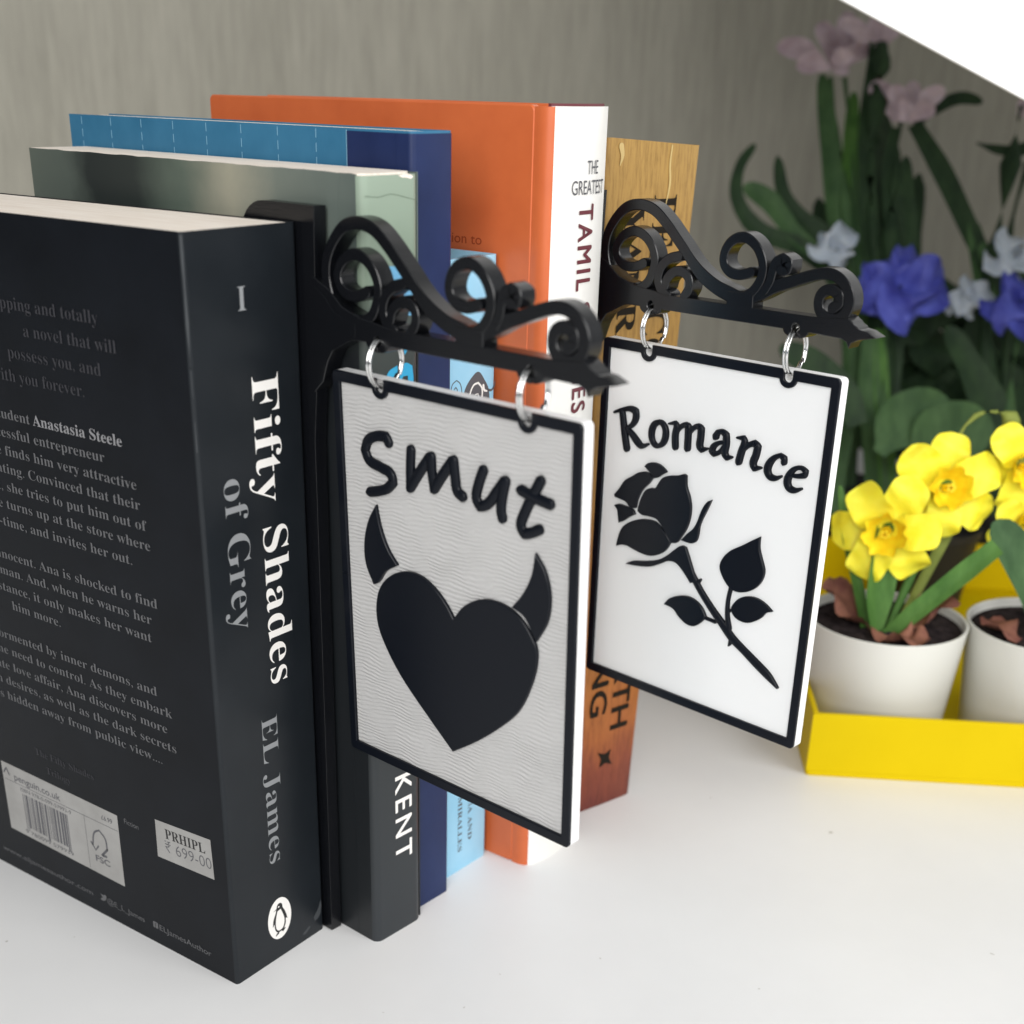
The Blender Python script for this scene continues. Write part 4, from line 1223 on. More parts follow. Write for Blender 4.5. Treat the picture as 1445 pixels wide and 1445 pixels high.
# ------------------------------------------------------------------ plants behind the tray
CF = Vector((-0.53, 0.73, 0)).normalized()       # away from the camera
CR = Vector((0.81, 0.586, 0))                    # to the right
def make_plant(name, label, cat, base, group="artificial flowers behind the tray"):
    p = thing(name, label, cat, (base[0], base[1], 0), (0, 0, 0), group)
    MB().lathe([(0.1, 0), (18, 0), (22, 36), (23, 36), (23, 40), (21.5, 40), (20, 34), (0.1, 34)], seg=40).build("nursery_pot", MT["nursery_pot"], p, smooth=40)
    return p, Vector((base[0], base[1], 0))
p, b0 = make_plant('pink_flower_plant', 'tall dusty pink flowers on green stems, left of the white board', 'artificial flower', (-21.0, 468.0))
part(MB().tube([Vector(q)-b0 for q in [(-21.0, 468.0, 34.0), (-41.5, 496.9, 130.0), (-63.1, 514.9, 187.2), (-82.6, 528.6, 234.3)]], [1.87, 1.87, 1.68, 1.49]), 'stem', MT['leaf_mid'], p)
part(MB().tube([Vector(q)-b0 for q in [(-21.0, 468.0, 34.0), (-38.5, 499.1, 130.0), (-58.6, 518.3, 187.3), (-76.5, 533.0, 234.4)]], [1.49, 1.49, 1.49, 1.31]), 'stem', MT['leaf_mid'], p)
part(strap(MB(), [Vector(q)-b0 for q in [(-21.0, 468.0, 34.0), (-43.0, 495.7, 129.9), (-61.1, 506.4, 170.3), (-75.7, 517.6, 207.3), (-86.7, 526.6, 235.9)]], [4.86, 4.86, 5.61, 4.86, 1.49], up=(0.53, -0.73, 0.3)), 'leaf_blade', MT['leaf_mid'], p)
part(strap(MB(), [Vector(q)-b0 for q in [(-21.0, 468.0, 34.0), (-40.0, 498.0, 130.0), (-55.1, 510.9, 170.4), (-65.1, 523.5, 204.1), (-70.6, 533.4, 227.8)]], [4.48, 4.48, 4.86, 4.11, 1.12], up=(0.53, -0.73, 0.3)), 'leaf_blade', MT['leaf'], p)
part(strap(MB(), [Vector(q)-b0 for q in [(-21.0, 468.0, 34.0), (-51.1, 493.9, 136.5), (-71.1, 489.1, 153.0), (-91.7, 479.0, 161.1), (-105.3, 478.0, 176.0), (-108.6, 484.6, 191.2), (-105.2, 493.5, 202.2)]], [4.48, 4.48, 4.86, 4.86, 3.74, 2.8, 0.56], up=(0.53, -0.73, 0.3), fold=0.2), 'leaf_blade', MT['leaf_dark'], p)
part(strap(MB(), [Vector(q)-b0 for q in [(-21.0, 468.0, 34.0), (-48.0, 496.1, 136.6), (-76.2, 489.4, 159.7), (-91.2, 487.4, 174.7), (-104.1, 482.5, 182.2)]], [3.74, 3.74, 4.48, 5.61, 1.49], up=(0.53, -0.73, 0.3)), 'leaf_blade', MT['leaf_mid'], p)
part(strap(MB(), [Vector(q)-b0 for q in [(-21.0, 468.0, 34.0), (-49.0, 497.3, 140.0), (-71.1, 495.1, 163.2), (-85.9, 493.2, 178.2), (-94.1, 498.2, 196.7)]], [4.11, 4.11, 4.48, 3.74, 0.56], up=(0.53, -0.73, 0.3)), 'leaf_blade', MT['leaf_dark'], p)
part(strap(MB(), [Vector(q)-b0 for q in [(-21.0, 468.0, 34.0), (-47.0, 497.8, 138.3), (-61.1, 497.5, 155.0), (-79.7, 493.8, 171.5)]], [5.61, 5.61, 7.47, 3.36], up=(0.53, -0.73, 0.3)), 'leaf_blade', MT['leaf_dark'], p)
part(strap(MB(), [Vector(q)-b0 for q in [(-85.1, 529.1, 238.3), (-99.2, 524.1, 247.0), (-109.9, 517.4, 248.6)]], [1.49, 5.92, 0.75], up=(0.53, -0.73, 0.3), fold=0.3, wave=0.1), 'petal', MT['petal_pink'], p)
part(strap(MB(), [Vector(q)-b0 for q in [(-81.2, 523.7, 238.3), (-89.5, 519.3, 240.9), (-95.6, 513.6, 238.6)]], [1.48, 5.87, 0.74], up=(0.53, -0.73, 0.3), fold=0.3, wave=0.1), 'petal', MT['petal_pink'], p)
part(strap(MB(), [Vector(q)-b0 for q in [(-76.3, 521.8, 238.3), (-75.6, 524.0, 241.1), (-73.5, 524.2, 239.0)]], [1.47, 7.16, 0.74], up=(0.53, -0.73, 0.3), fold=0.3, wave=0.1), 'petal', MT['petal_pink'], p)
part(strap(MB(), [Vector(q)-b0 for q in [(-78.7, 533.8, 238.5), (-74.9, 544.7, 252.4), (-69.5, 551.7, 257.7)]], [1.49, 5.38, 0.75], up=(0.53, -0.73, 0.3), fold=0.3, wave=0.1), 'petal', MT['petal_pink'], p)
part(strap(MB(), [Vector(q)-b0 for q in [(-86.0, 539.5, 238.5), (-94.1, 543.0, 254.4), (-98.9, 543.3, 260.9)]], [1.51, 5.44, 0.76], up=(0.53, -0.73, 0.3), fold=0.3, wave=0.1), 'petal', MT['petal_pink'], p)
part(strap(MB(), [Vector(q)-b0 for q in [(-83.1, 538.9, 238.5), (-86.1, 548.0, 257.8), (-86.2, 553.1, 266.5)]], [1.51, 5.16, 0.75], up=(0.53, -0.73, 0.3), fold=0.3, wave=0.1), 'petal', MT['petal_pink'], p)
part(strap(MB(), [Vector(q)-b0 for q in [(-79.7, 538.6, 238.5), (-74.3, 552.4, 255.5), (-67.2, 561.8, 262.8)]], [1.5, 4.33, 0.75], up=(0.53, -0.73, 0.3), fold=0.3, wave=0.1), 'petal', MT['petal_pink'], p)
part(strap(MB(), [Vector(q)-b0 for q in [(-76.5, 527.1, 238.4), (-72.4, 534.9, 246.5), (-67.1, 539.6, 248.0)]], [1.48, 5.07, 0.74], up=(0.53, -0.73, 0.3), fold=0.3, wave=0.1), 'petal', MT['petal_pink'], p)
p, b0 = make_plant('pink_flower_plant', 'dusty pink flowers with dark leaves, partly behind the white board', 'artificial flower', (-2.5, 469.3))
part(MB().tube([Vector(q)-b0 for q in [(-2.5, 469.3, 34.0), (-20.8, 495.2, 125.1), (-33.7, 513.3, 171.6), (-42.9, 533.1, 216.6)]], [2.03, 2.03, 1.84, 1.47]), 'stem', MT['leaf_dark'], p)
part(MB().tube([Vector(q)-b0 for q in [(-2.5, 469.3, 34.0), (-25.2, 492.0, 125.0), (-47.6, 512.9, 188.1), (-57.9, 532.9, 234.7), (-61.4, 539.8, 250.7)]], [2.03, 2.03, 1.84, 2.39, 3.13]), 'stem', MT['leaf_dark'], p)
part(strap(MB(), [Vector(q)-b0 for q in [(-2.5, 469.3, 34.0), (-28.7, 493.4, 131.6), (-43.5, 506.1, 171.4), (-55.3, 519.1, 208.0), (-64.3, 538.0, 251.3)]], [4.42, 4.42, 4.79, 4.42, 2.95], up=(0.53, -0.73, 0.3)), 'leaf_blade', MT['leaf_dark'], p)
part(strap(MB(), [Vector(q)-b0 for q in [(-2.5, 469.3, 34.0), (-19.8, 499.9, 131.8), (-30.6, 511.7, 165.0), (-40.3, 520.3, 191.6), (-44.4, 529.0, 211.6)]], [4.79, 4.79, 5.53, 4.79, 2.21], up=(0.53, -0.73, 0.3)), 'leaf_blade', MT['leaf_dark'], p)
part(strap(MB(), [Vector(q)-b0 for q in [(-2.5, 469.3, 34.0), (-17.8, 503.3, 135.2), (-22.7, 515.4, 161.9), (-31.2, 523.0, 185.1), (-35.7, 527.6, 198.4)]], [3.68, 3.68, 4.05, 3.32, 0.74], up=(0.53, -0.73, 0.3)), 'leaf_blade', MT['leaf_dark'], p)
part(strap(MB(), [Vector(q)-b0 for q in [(17.4, 533.0, 142.7), (2.5, 533.9, 162.5), (-17.8, 535.8, 190.4), (-36.6, 535.7, 213.4)]], [4.42, 5.16, 5.53, 4.05], up=(0.53, -0.73, 0.3), fold=0.2), 'leaf_blade', MT['leaf_dark'], p)
part(strap(MB(), [Vector(q)-b0 for q in [(-36.6, 535.7, 213.4), (-28.7, 546.5, 222.0), (-20.8, 554.4, 225.9), (-10.8, 560.7, 224.4)]], [2.21, 3.32, 3.32, 0.55], up=(0.53, -0.73, 0.3)), 'leaf_blade', MT['leaf_dark'], p)
part(strap(MB(), [Vector(q)-b0 for q in [(-44.8, 530.3, 214.2), (-53.7, 531.0, 226.4), (-60.6, 529.3, 231.9)]], [1.29, 5.8, 0.74], up=(0.53, -0.73, 0.3), fold=0.3, wave=0.1), 'petal', MT['petal_pink'], p)
part(strap(MB(), [Vector(q)-b0 for q in [(-40.6, 525.3, 214.4), (-45.5, 528.6, 226.2), (-48.5, 529.6, 231.5)]], [1.28, 4.93, 0.73], up=(0.53, -0.73, 0.3), fold=0.3, wave=0.1), 'petal', MT['petal_pink'], p)
part(strap(MB(), [Vector(q)-b0 for q in [(-43.3, 539.6, 214.2), (-44.5, 546.3, 227.1), (-43.6, 550.5, 233.1)]], [1.3, 4.74, 0.74], up=(0.53, -0.73, 0.3), fold=0.3, wave=0.1), 'petal', MT['petal_pink'], p)
part(strap(MB(), [Vector(q)-b0 for q in [(-37.0, 530.6, 214.5), (-32.8, 540.0, 225.3), (-26.9, 547.0, 230.0)]], [1.28, 4.94, 0.73], up=(0.53, -0.73, 0.3), fold=0.3, wave=0.1), 'petal', MT['petal_pink'], p)
part(strap(MB(), [Vector(q)-b0 for q in [(-36.2, 525.7, 214.5), (-32.0, 531.6, 219.3), (-26.5, 536.0, 220.1)]], [1.27, 4.64, 0.73], up=(0.53, -0.73, 0.3), fold=0.3, wave=0.1), 'petal', MT['petal_pink'], p)
part(strap(MB(), [Vector(q)-b0 for q in [(-37.7, 522.0, 214.5), (-38.7, 525.6, 221.9), (-38.3, 527.3, 224.4)]], [1.27, 4.08, 0.73], up=(0.53, -0.73, 0.3), fold=0.3, wave=0.1), 'petal', MT['petal_pink'], p)
part(strap(MB(), [Vector(q)-b0 for q in [(-63.6, 538.1, 250.6), (-69.8, 536.0, 254.4), (-75.1, 532.7, 255.4)]], [1.84, 4.42, 1.11], up=(0.53, -0.73, 0.3), fold=0.2), 'petal', MT['petal_pink'], p)
part(strap(MB(), [Vector(q)-b0 for q in [(-59.8, 540.9, 250.7), (-59.0, 545.1, 256.7), (-57.1, 547.9, 259.2)]], [1.84, 4.42, 1.11], up=(0.53, -0.73, 0.3), fold=0.2), 'petal', MT['petal_pink'], p)
part(strap(MB(), [Vector(q)-b0 for q in [(-62.0, 539.3, 250.7), (-66.3, 541.1, 258.9), (-69.2, 541.3, 262.9)]], [1.84, 4.42, 1.11], up=(0.53, -0.73, 0.3), fold=0.2), 'petal', MT['petal_pink'], p)
part(strap(MB(), [Vector(q)-b0 for q in [(-64.7, 537.4, 250.6), (-74.0, 534.9, 257.7), (-82.1, 530.9, 260.9)]], [1.84, 4.42, 1.11], up=(0.53, -0.73, 0.3), fold=0.2), 'petal', MT['petal_pink'], p)
p, b0 = make_plant('pink_flower_plant', 'pink bloom and dark stem cut off by the right edge, below the white board', 'artificial flower', (51.0, 508.5))
part(MB().tube([Vector(q)-b0 for q in [(51.0, 508.5, 34.0), (19.3, 524.6, 126.0), (13.8, 542.2, 162.7), (8.1, 563.6, 206.1), (5.5, 571.5, 222.8)]], [2.39, 2.39, 2.21, 1.84, 1.47]), 'stem', MT['leaf_dark'], p)
part(MB().tube([Vector(q)-b0 for q in [(51.0, 508.5, 34.0), (28.2, 531.2, 126.2), (18.8, 545.9, 162.9), (16.4, 563.8, 196.3)]], [1.84, 1.84, 1.84, 1.66]), 'stem', MT['leaf_dark'], p)
part(strap(MB(), [Vector(q)-b0 for q in [(-7.8, 551.6, 205.1), (2.7, 557.3, 202.0), (11.6, 563.8, 202.2), (19.9, 574.2, 209.8)]], [0.55, 2.58, 3.32, 1.47], up=(0.53, -0.73, 0.3)), 'leaf_blade', MT['leaf_dark'], p)
part(strap(MB(), [Vector(q)-b0 for q in [(25.9, 523.5, 116.1), (17.9, 527.5, 132.7), (8.4, 532.4, 152.6), (1.1, 536.8, 169.1)]], [1.11, 5.53, 4.79, 1.11], up=(0.53, -0.73, 0.3)), 'leaf_blade', MT['leaf_mid'], p)
part(strap(MB(), [Vector(q)-b0 for q in [(7.6, 570.1, 217.8), (7.3, 572.8, 222.8), (8.8, 576.3, 226.9)]], [2.95, 4.42, 1.47], up=(0.53, -0.73, 0.3)), 'petal', MT['petal_pink'], p)
part(strap(MB(), [Vector(q)-b0 for q in [(8.5, 570.7, 217.9), (12.9, 576.9, 223.0), (17.2, 580.5, 223.8)]], [2.95, 4.42, 1.47], up=(0.53, -0.73, 0.3)), 'petal', MT['petal_pink'], p)
p, b0 = make_plant('iris_plant', 'violet blue flower with pale white petals behind the tip of the Romance bracket', 'artificial iris', (3.1, 451.2))
part(MB().tube([Vector(q)-b0 for q in [(3.1, 451.2, 34.0), (-6.3, 463.5, 88.2), (-16.2, 479.4, 127.3)]], [2.16, 2.16, 1.8]), 'stem', MT['leaf_mid'], p)
part(strap(MB(), [Vector(q)-b0 for q in [(9.3, 440.4, 29.6), (-2.1, 451.3, 62.1), (-14.1, 461.7, 94.6), (-20.3, 470.6, 117.4)]], [6.13, 6.13, 5.41, 3.96], up=(0.53, -0.73, 0.3), fold=0.15), 'leaf_blade', MT['leaf_mid'], p)
part(strap(MB(), [Vector(q)-b0 for q in [(14.0, 443.8, 29.7), (2.6, 454.7, 62.2), (-9.1, 465.3, 94.7), (-16.7, 474.2, 119.1)]], [4.69, 4.69, 3.96, 2.88], up=(0.53, -0.73, 0.3), fold=0.15), 'leaf_blade', MT['leaf'], p)
part(strap(MB(), [Vector(q)-b0 for q in [(-3.3, 427.3, 22.8), (-12.9, 433.7, 45.5), (-17.3, 447.8, 74.9), (-25.1, 453.6, 94.3)]], [4.32, 3.96, 3.6, 1.08], up=(0.53, -0.73, 0.3), fold=0.2), 'leaf_blade', MT['leaf_mid'], p)
part(strap(MB(), [Vector(q)-b0 for q in [(-12.6, 479.6, 139.6), (-18.7, 467.0, 139.4), (-29.9, 471.1, 137.0)]], [5.92, 13.04, 6.62], up=(0.53, -0.73, 0.3), fold=0.28, wave=0.16, ph=2.7, seg=10), 'petal', MT['petal_blue'], p)
part(strap(MB(), [Vector(q)-b0 for q in [(-12.4, 480.2, 140.3), (-17.5, 476.8, 145.4), (-26.9, 486.1, 149.6)]], [5.92, 13.12, 6.66], up=(0.53, -0.73, 0.3), fold=0.28, wave=0.16, ph=3.4, seg=10), 'petal', MT['petal_blue'], p)
part(strap(MB(), [Vector(q)-b0 for q in [(-11.6, 480.8, 140.4), (-9.5, 485.9, 146.5), (-11.6, 501.4, 152.1)]], [6.58, 14.62, 7.42], up=(0.53, -0.73, 0.3), fold=0.28, wave=0.16, ph=5.5, seg=10), 'petal', MT['petal_blue'], p)
part(strap(MB(), [Vector(q)-b0 for q in [(-10.9, 481.0, 139.8), (0.1, 481.6, 141.3), (4.6, 498.2, 140.8)]], [6.84, 15.07, 7.65], up=(0.53, -0.73, 0.3), fold=0.28, wave=0.16, ph=2.8, seg=10), 'petal', MT['petal_blue'], p)
part(strap(MB(), [Vector(q)-b0 for q in [(-11.3, 480.2, 139.0), (-1.5, 465.5, 134.6), (-0.4, 475.0, 126.0)]], [7.24, 15.75, 7.99], up=(0.53, -0.73, 0.3), fold=0.28, wave=0.16, ph=3.0, seg=10), 'petal', MT['petal_blue'], p)
part(strap(MB(), [Vector(q)-b0 for q in [(-12.1, 479.7, 139.0), (-11.2, 463.9, 134.4), (-17.1, 468.5, 126.2)]], [6.32, 13.83, 7.02], up=(0.53, -0.73, 0.3), fold=0.28, wave=0.16, ph=3.5, seg=10), 'petal', MT['petal_blue'], p)
part(strap(MB(), [Vector(q)-b0 for q in [(-50.6, 485.5, 154.3), (-52.8, 476.4, 155.4), (-61.2, 483.6, 154.8)]], [3.38, 7.44, 3.78], up=(0.53, -0.73, 0.3), fold=0.28, wave=0.16, ph=1.1, seg=10), 'petal', MT['petal_white'], p)
part(strap(MB(), [Vector(q)-b0 for q in [(-50.0, 486.2, 154.7), (-46.6, 483.5, 160.0), (-50.0, 497.2, 164.1)]], [3.38, 7.44, 3.78], up=(0.53, -0.73, 0.3), fold=0.28, wave=0.16, ph=3.1, seg=10), 'petal', MT['petal_white'], p)
part(strap(MB(), [Vector(q)-b0 for q in [(-49.8, 485.8, 153.8), (-44.7, 479.5, 150.8), (-46.1, 489.1, 145.5)]], [3.11, 6.85, 3.47], up=(0.53, -0.73, 0.3), fold=0.28, wave=0.16, ph=3.8, seg=10), 'petal', MT['petal_white'], p)
part(strap(MB(), [Vector(q)-b0 for q in [(-50.4, 485.8, 154.6), (-52.3, 483.5, 157.7), (-59.1, 493.6, 159.9)]], [2.97, 6.59, 3.34], up=(0.53, -0.73, 0.3), fold=0.28, wave=0.16, ph=4.8, seg=10), 'petal', MT['petal_white'], p)
part(strap(MB(), [Vector(q)-b0 for q in [(14.2, 509.2, 133.9), (12.2, 498.6, 132.3), (5.4, 504.9, 128.1)]], [2.94, 6.47, 3.28], up=(0.53, -0.73, 0.3), fold=0.28, wave=0.16, ph=0.6, seg=10), 'petal', MT['petal_white'], p)
part(strap(MB(), [Vector(q)-b0 for q in [(15.0, 510.0, 134.3), (20.7, 507.3, 136.6), (20.9, 521.2, 136.8)]], [3.07, 6.77, 3.43], up=(0.53, -0.73, 0.3), fold=0.28, wave=0.16, ph=1.8, seg=10), 'petal', MT['petal_white'], p)
part(strap(MB(), [Vector(q)-b0 for q in [(14.5, 509.8, 134.6), (13.4, 511.2, 138.3), (9.0, 523.3, 141.2)]], [2.94, 6.53, 3.31], up=(0.53, -0.73, 0.3), fold=0.28, wave=0.16, ph=0.5, seg=10), 'petal', MT['petal_white'], p)
part(strap(MB(), [Vector(q)-b0 for q in [(14.8, 509.6, 133.8), (18.2, 502.5, 131.5), (16.5, 512.0, 126.6)]], [2.67, 5.88, 2.99], up=(0.53, -0.73, 0.3), fold=0.28, wave=0.16, ph=4.9, seg=10), 'petal', MT['petal_white'], p)
p, b0 = make_plant('iris_plant', 'violet blue and white flower cut off by the right edge of the photo', 'artificial iris', (58.0, 479.2))
part(MB().tube([Vector(q)-b0 for q in [(58.0, 479.2, 34.0), (48.5, 491.2, 91.5), (42.3, 507.5, 126.9)]], [2.13, 2.13, 1.78]), 'stem', MT['leaf_mid'], p)
part(strap(MB(), [Vector(q)-b0 for q in [(58.0, 479.2, 34.0), (54.6, 480.6, 65.8), (40.8, 483.7, 88.1), (24.1, 484.7, 110.3), (13.4, 484.5, 122.9)]], [8.88, 8.88, 9.23, 6.04, 0.71], up=(0.53, -0.73, 0.3), fold=0.12), 'leaf_blade', MT['leaf_dark'], p)
part(strap(MB(), [Vector(q)-b0 for q in [(41.3, 502.6, 135.8), (37.5, 492.0, 136.5), (29.5, 499.0, 135.0)]], [5.44, 11.99, 6.09], up=(0.53, -0.73, 0.3), fold=0.28, wave=0.16, ph=4.2, seg=10), 'petal', MT['petal_blue'], p)
part(strap(MB(), [Vector(q)-b0 for q in [(41.9, 502.6, 135.2), (44.0, 488.2, 131.3), (40.9, 495.1, 123.8)]], [5.19, 11.35, 5.76], up=(0.53, -0.73, 0.3), fold=0.28, wave=0.16, ph=0.3, seg=10), 'petal', MT['petal_blue'], p)
part(strap(MB(), [Vector(q)-b0 for q in [(41.7, 503.2, 136.4), (41.0, 502.7, 141.2), (36.5, 515.4, 145.1)]], [5.44, 12.06, 6.12], up=(0.53, -0.73, 0.3), fold=0.28, wave=0.16, ph=5.9, seg=10), 'petal', MT['petal_blue'], p)
part(strap(MB(), [Vector(q)-b0 for q in [(42.5, 503.3, 135.7), (49.6, 500.1, 135.4), (51.9, 513.7, 132.7)]], [5.44, 11.99, 6.09], up=(0.53, -0.73, 0.3), fold=0.28, wave=0.16, ph=5.8, seg=10), 'petal', MT['petal_blue'], p)
part(strap(MB(), [Vector(q)-b0 for q in [(42.4, 502.9, 135.2), (48.5, 496.4, 130.5), (50.2, 506.7, 122.8)]], [5.44, 11.99, 6.09], up=(0.53, -0.73, 0.3), fold=0.28, wave=0.16, ph=3.9, seg=10), 'petal', MT['petal_blue'], p)
part(strap(MB(), [Vector(q)-b0 for q in [(31.3, 515.1, 155.6), (28.8, 504.9, 155.1), (21.9, 512.1, 152.8)]], [4.19, 9.22, 4.68], up=(0.53, -0.73, 0.3), fold=0.28, wave=0.16, ph=3.7, seg=10), 'petal', MT['petal_white'], p)
part(strap(MB(), [Vector(q)-b0 for q in [(31.5, 515.6, 156.2), (31.1, 509.8, 160.7), (25.8, 521.6, 164.0)]], [4.19, 9.22, 4.68], up=(0.53, -0.73, 0.3), fold=0.28, wave=0.16, ph=0.9, seg=10), 'petal', MT['petal_white'], p)
part(strap(MB(), [Vector(q)-b0 for q in [(32.1, 515.8, 155.8), (37.7, 512.1, 156.5), (38.3, 525.5, 155.5)]], [4.19, 9.22, 4.68], up=(0.53, -0.73, 0.3), fold=0.28, wave=0.16, ph=0.1, seg=10), 'petal', MT['petal_white'], p)
part(strap(MB(), [Vector(q)-b0 for q in [(31.8, 515.4, 155.4), (34.5, 507.7, 153.0), (32.6, 517.2, 148.4)]], [3.66, 8.07, 4.09], up=(0.53, -0.73, 0.3), fold=0.28, wave=0.16, ph=3.2, seg=10), 'petal', MT['petal_white'], p)
p, b0 = make_plant('leafy_plant', 'bushy dark green leafy plant behind the blue flowers', 'artificial plant', (7.6, 531.8))
part(strap(MB(), [Vector(q)-b0 for q in [(-42.3, 535.4, 102.4), (-46.9, 530.5, 111.3), (-59.6, 540.0, 117.6)]], [1.98, 14.81, 1.2], up=(0.53, -0.73, 0.3), fold=0.2, wave=0.06, ph=5.1), 'leaf_blade', MT['leaf_dark'], p)
part(strap(MB(), [Vector(q)-b0 for q in [(8.6, 551.3, 68.1), (5.2, 552.4, 85.7), (-3.2, 570.0, 100.3)]], [1.98, 13.69, 1.2], up=(0.53, -0.73, 0.3), fold=0.2, wave=0.06, ph=6.0), 'leaf_blade', MT['leaf_dark'], p)
part(strap(MB(), [Vector(q)-b0 for q in [(58.0, 562.9, 56.4), (60.0, 564.4, 68.1), (60.2, 584.4, 76.4)]], [1.94, 13.53, 1.18], up=(0.53, -0.73, 0.3), fold=0.2, wave=0.06, ph=0.4), 'leaf_blade', MT['leaf_dark'], p)
part(strap(MB(), [Vector(q)-b0 for q in [(17.0, 603.2, 82.3), (22.7, 606.8, 92.9), (27.9, 630.2, 100.9)]], [2.05, 18.25, 1.24], up=(0.53, -0.73, 0.3), fold=0.2, wave=0.06, ph=0.0), 'leaf_blade', MT['leaf_dark'], p)
part(strap(MB(), [Vector(q)-b0 for q in [(-11.2, 520.3, 47.1), (-15.9, 521.8, 67.0), (-26.5, 538.8, 83.5)]], [1.97, 12.22, 1.19], up=(0.53, -0.73, 0.3), fold=0.2, wave=0.06, ph=3.8), 'leaf_blade', MT['leaf_dark'], p)
part(strap(MB(), [Vector(q)-b0 for q in [(14.8, 608.4, 92.9), (5.5, 600.1, 101.8), (-13.0, 605.5, 108.1)]], [2.05, 17.63, 1.24], up=(0.53, -0.73, 0.3), fold=0.2, wave=0.06, ph=0.7), 'leaf_blade', MT['leaf_dark'], p)
part(strap(MB(), [Vector(q)-b0 for q in [(-22.5, 534.0, 112.3), (-34.5, 524.5, 122.6), (-58.1, 527.2, 130.4)]], [1.93, 15.29, 1.17], up=(0.53, -0.73, 0.3), fold=0.2, wave=0.06, ph=2.7), 'leaf_blade', MT['leaf_dark'], p)
part(strap(MB(), [Vector(q)-b0 for q in [(-11.8, 509.0, 64.5), (-21.5, 501.7, 75.5), (-41.2, 507.0, 83.0)]], [1.93, 14.29, 1.17], up=(0.53, -0.73, 0.3), fold=0.2, wave=0.06, ph=1.3), 'leaf_blade', MT['leaf_dark'], p)
part(strap(MB(), [Vector(q)-b0 for q in [(-13.1, 548.8, 35.8), (-8.4, 551.9, 46.7), (-5.7, 573.1, 54.0)]], [2.04, 13.65, 1.23], up=(0.53, -0.73, 0.3), fold=0.2, wave=0.06, ph=2.4), 'leaf_blade', MT['leaf_dark'], p)
part(strap(MB(), [Vector(q)-b0 for q in [(41.5, 558.7, 71.6), (28.5, 549.8, 83.8), (5.4, 553.5, 92.9)]], [1.94, 13.3, 1.17], up=(0.53, -0.73, 0.3), fold=0.2, wave=0.06, ph=4.6), 'leaf_blade', MT['leaf_dark'], p)
part(strap(MB(), [Vector(q)-b0 for q in [(-18.4, 556.2, 93.5), (-25.7, 548.5, 100.8), (-42.3, 554.3, 105.4)]], [1.99, 13.57, 1.21], up=(0.53, -0.73, 0.3), fold=0.2, wave=0.06, ph=3.6), 'leaf_blade', MT['leaf_dark'], p)
part(strap(MB(), [Vector(q)-b0 for q in [(-10.8, 553.9, 81.2), (-1.7, 559.1, 90.6), (7.4, 584.5, 97.2)]], [1.99, 17.88, 1.21], up=(0.53, -0.73, 0.3), fold=0.2, wave=0.06, ph=1.1), 'leaf_blade', MT['leaf_dark'], p)
part(strap(MB(), [Vector(q)-b0 for q in [(-12.2, 505.6, 50.0), (-7.4, 508.1, 59.9), (-4.9, 528.7, 66.3)]], [1.94, 16.52, 1.17], up=(0.53, -0.73, 0.3), fold=0.2, wave=0.06, ph=5.6), 'leaf_blade', MT['leaf_dark'], p)
part(strap(MB(), [Vector(q)-b0 for q in [(-11.8, 519.6, 43.7), (-4.4, 524.8, 54.9), (2.4, 549.1, 62.7)]], [1.97, 12.46, 1.19], up=(0.53, -0.73, 0.3), fold=0.2, wave=0.06, ph=0.2), 'leaf_blade', MT['leaf_dark'], p)
part(strap(MB(), [Vector(q)-b0 for q in [(32.8, 613.3, 97.1), (34.9, 614.7, 108.6), (34.7, 634.9, 117.7)]], [2.03, 16.31, 1.23], up=(0.53, -0.73, 0.3), fold=0.2, wave=0.06, ph=1.8), 'leaf_blade', MT['leaf_dark'], p)
part(strap(MB(), [Vector(q)-b0 for q in [(-21.6, 532.5, 59.9), (-29.9, 524.5, 68.1), (-47.9, 529.3, 72.8)]], [1.99, 17.77, 1.2], up=(0.53, -0.73, 0.3), fold=0.2, wave=0.06, ph=3.7), 'leaf_blade', MT['leaf_dark'], p)
part(strap(MB(), [Vector(q)-b0 for q in [(-2.6, 517.6, 48.4), (-7.7, 512.2, 57.0), (-20.4, 520.9, 61.9)]], [1.95, 14.63, 1.18], up=(0.53, -0.73, 0.3), fold=0.2, wave=0.06, ph=0.4), 'leaf_blade', MT['leaf_dark'], p)
part(strap(MB(), [Vector(q)-b0 for q in [(-26.0, 532.0, 89.7), (-26.2, 532.0, 101.5), (-31.6, 548.5, 110.7)]], [1.96, 17.77, 1.19], up=(0.53, -0.73, 0.3), fold=0.2, wave=0.06, ph=5.9), 'leaf_blade', MT['leaf_dark'], p)
part(strap(MB(), [Vector(q)-b0 for q in [(28.4, 534.8, 69.6), (28.1, 534.5, 81.2), (23.9, 551.5, 89.7)]], [1.91, 11.52, 1.16], up=(0.53, -0.73, 0.3), fold=0.2, wave=0.06, ph=5.5), 'leaf_blade', MT['leaf_dark'], p)
part(strap(MB(), [Vector(q)-b0 for q in [(31.7, 555.0, 42.9), (19.3, 544.9, 52.3), (-3.4, 546.8, 57.9)]], [1.98, 16.82, 1.2], up=(0.53, -0.73, 0.3), fold=0.2, wave=0.06, ph=1.9), 'leaf_blade', MT['leaf_dark'], p)
part(strap(MB(), [Vector(q)-b0 for q in [(31.1, 625.2, 109.7), (28.6, 626.9, 127.4), (22.3, 646.7, 143.2)]], [2.04, 17.4, 1.23], up=(0.53, -0.73, 0.3), fold=0.2, wave=0.06, ph=4.2), 'leaf_blade', MT['leaf_dark'], p)
part(strap(MB(), [Vector(q)-b0 for q in [(32.7, 586.1, 41.2), (26.0, 583.8, 57.0), (13.0, 596.7, 69.3)]], [2.04, 18.35, 1.23], up=(0.53, -0.73, 0.3), fold=0.2, wave=0.06, ph=2.5), 'leaf_blade', MT['leaf_dark'], p)
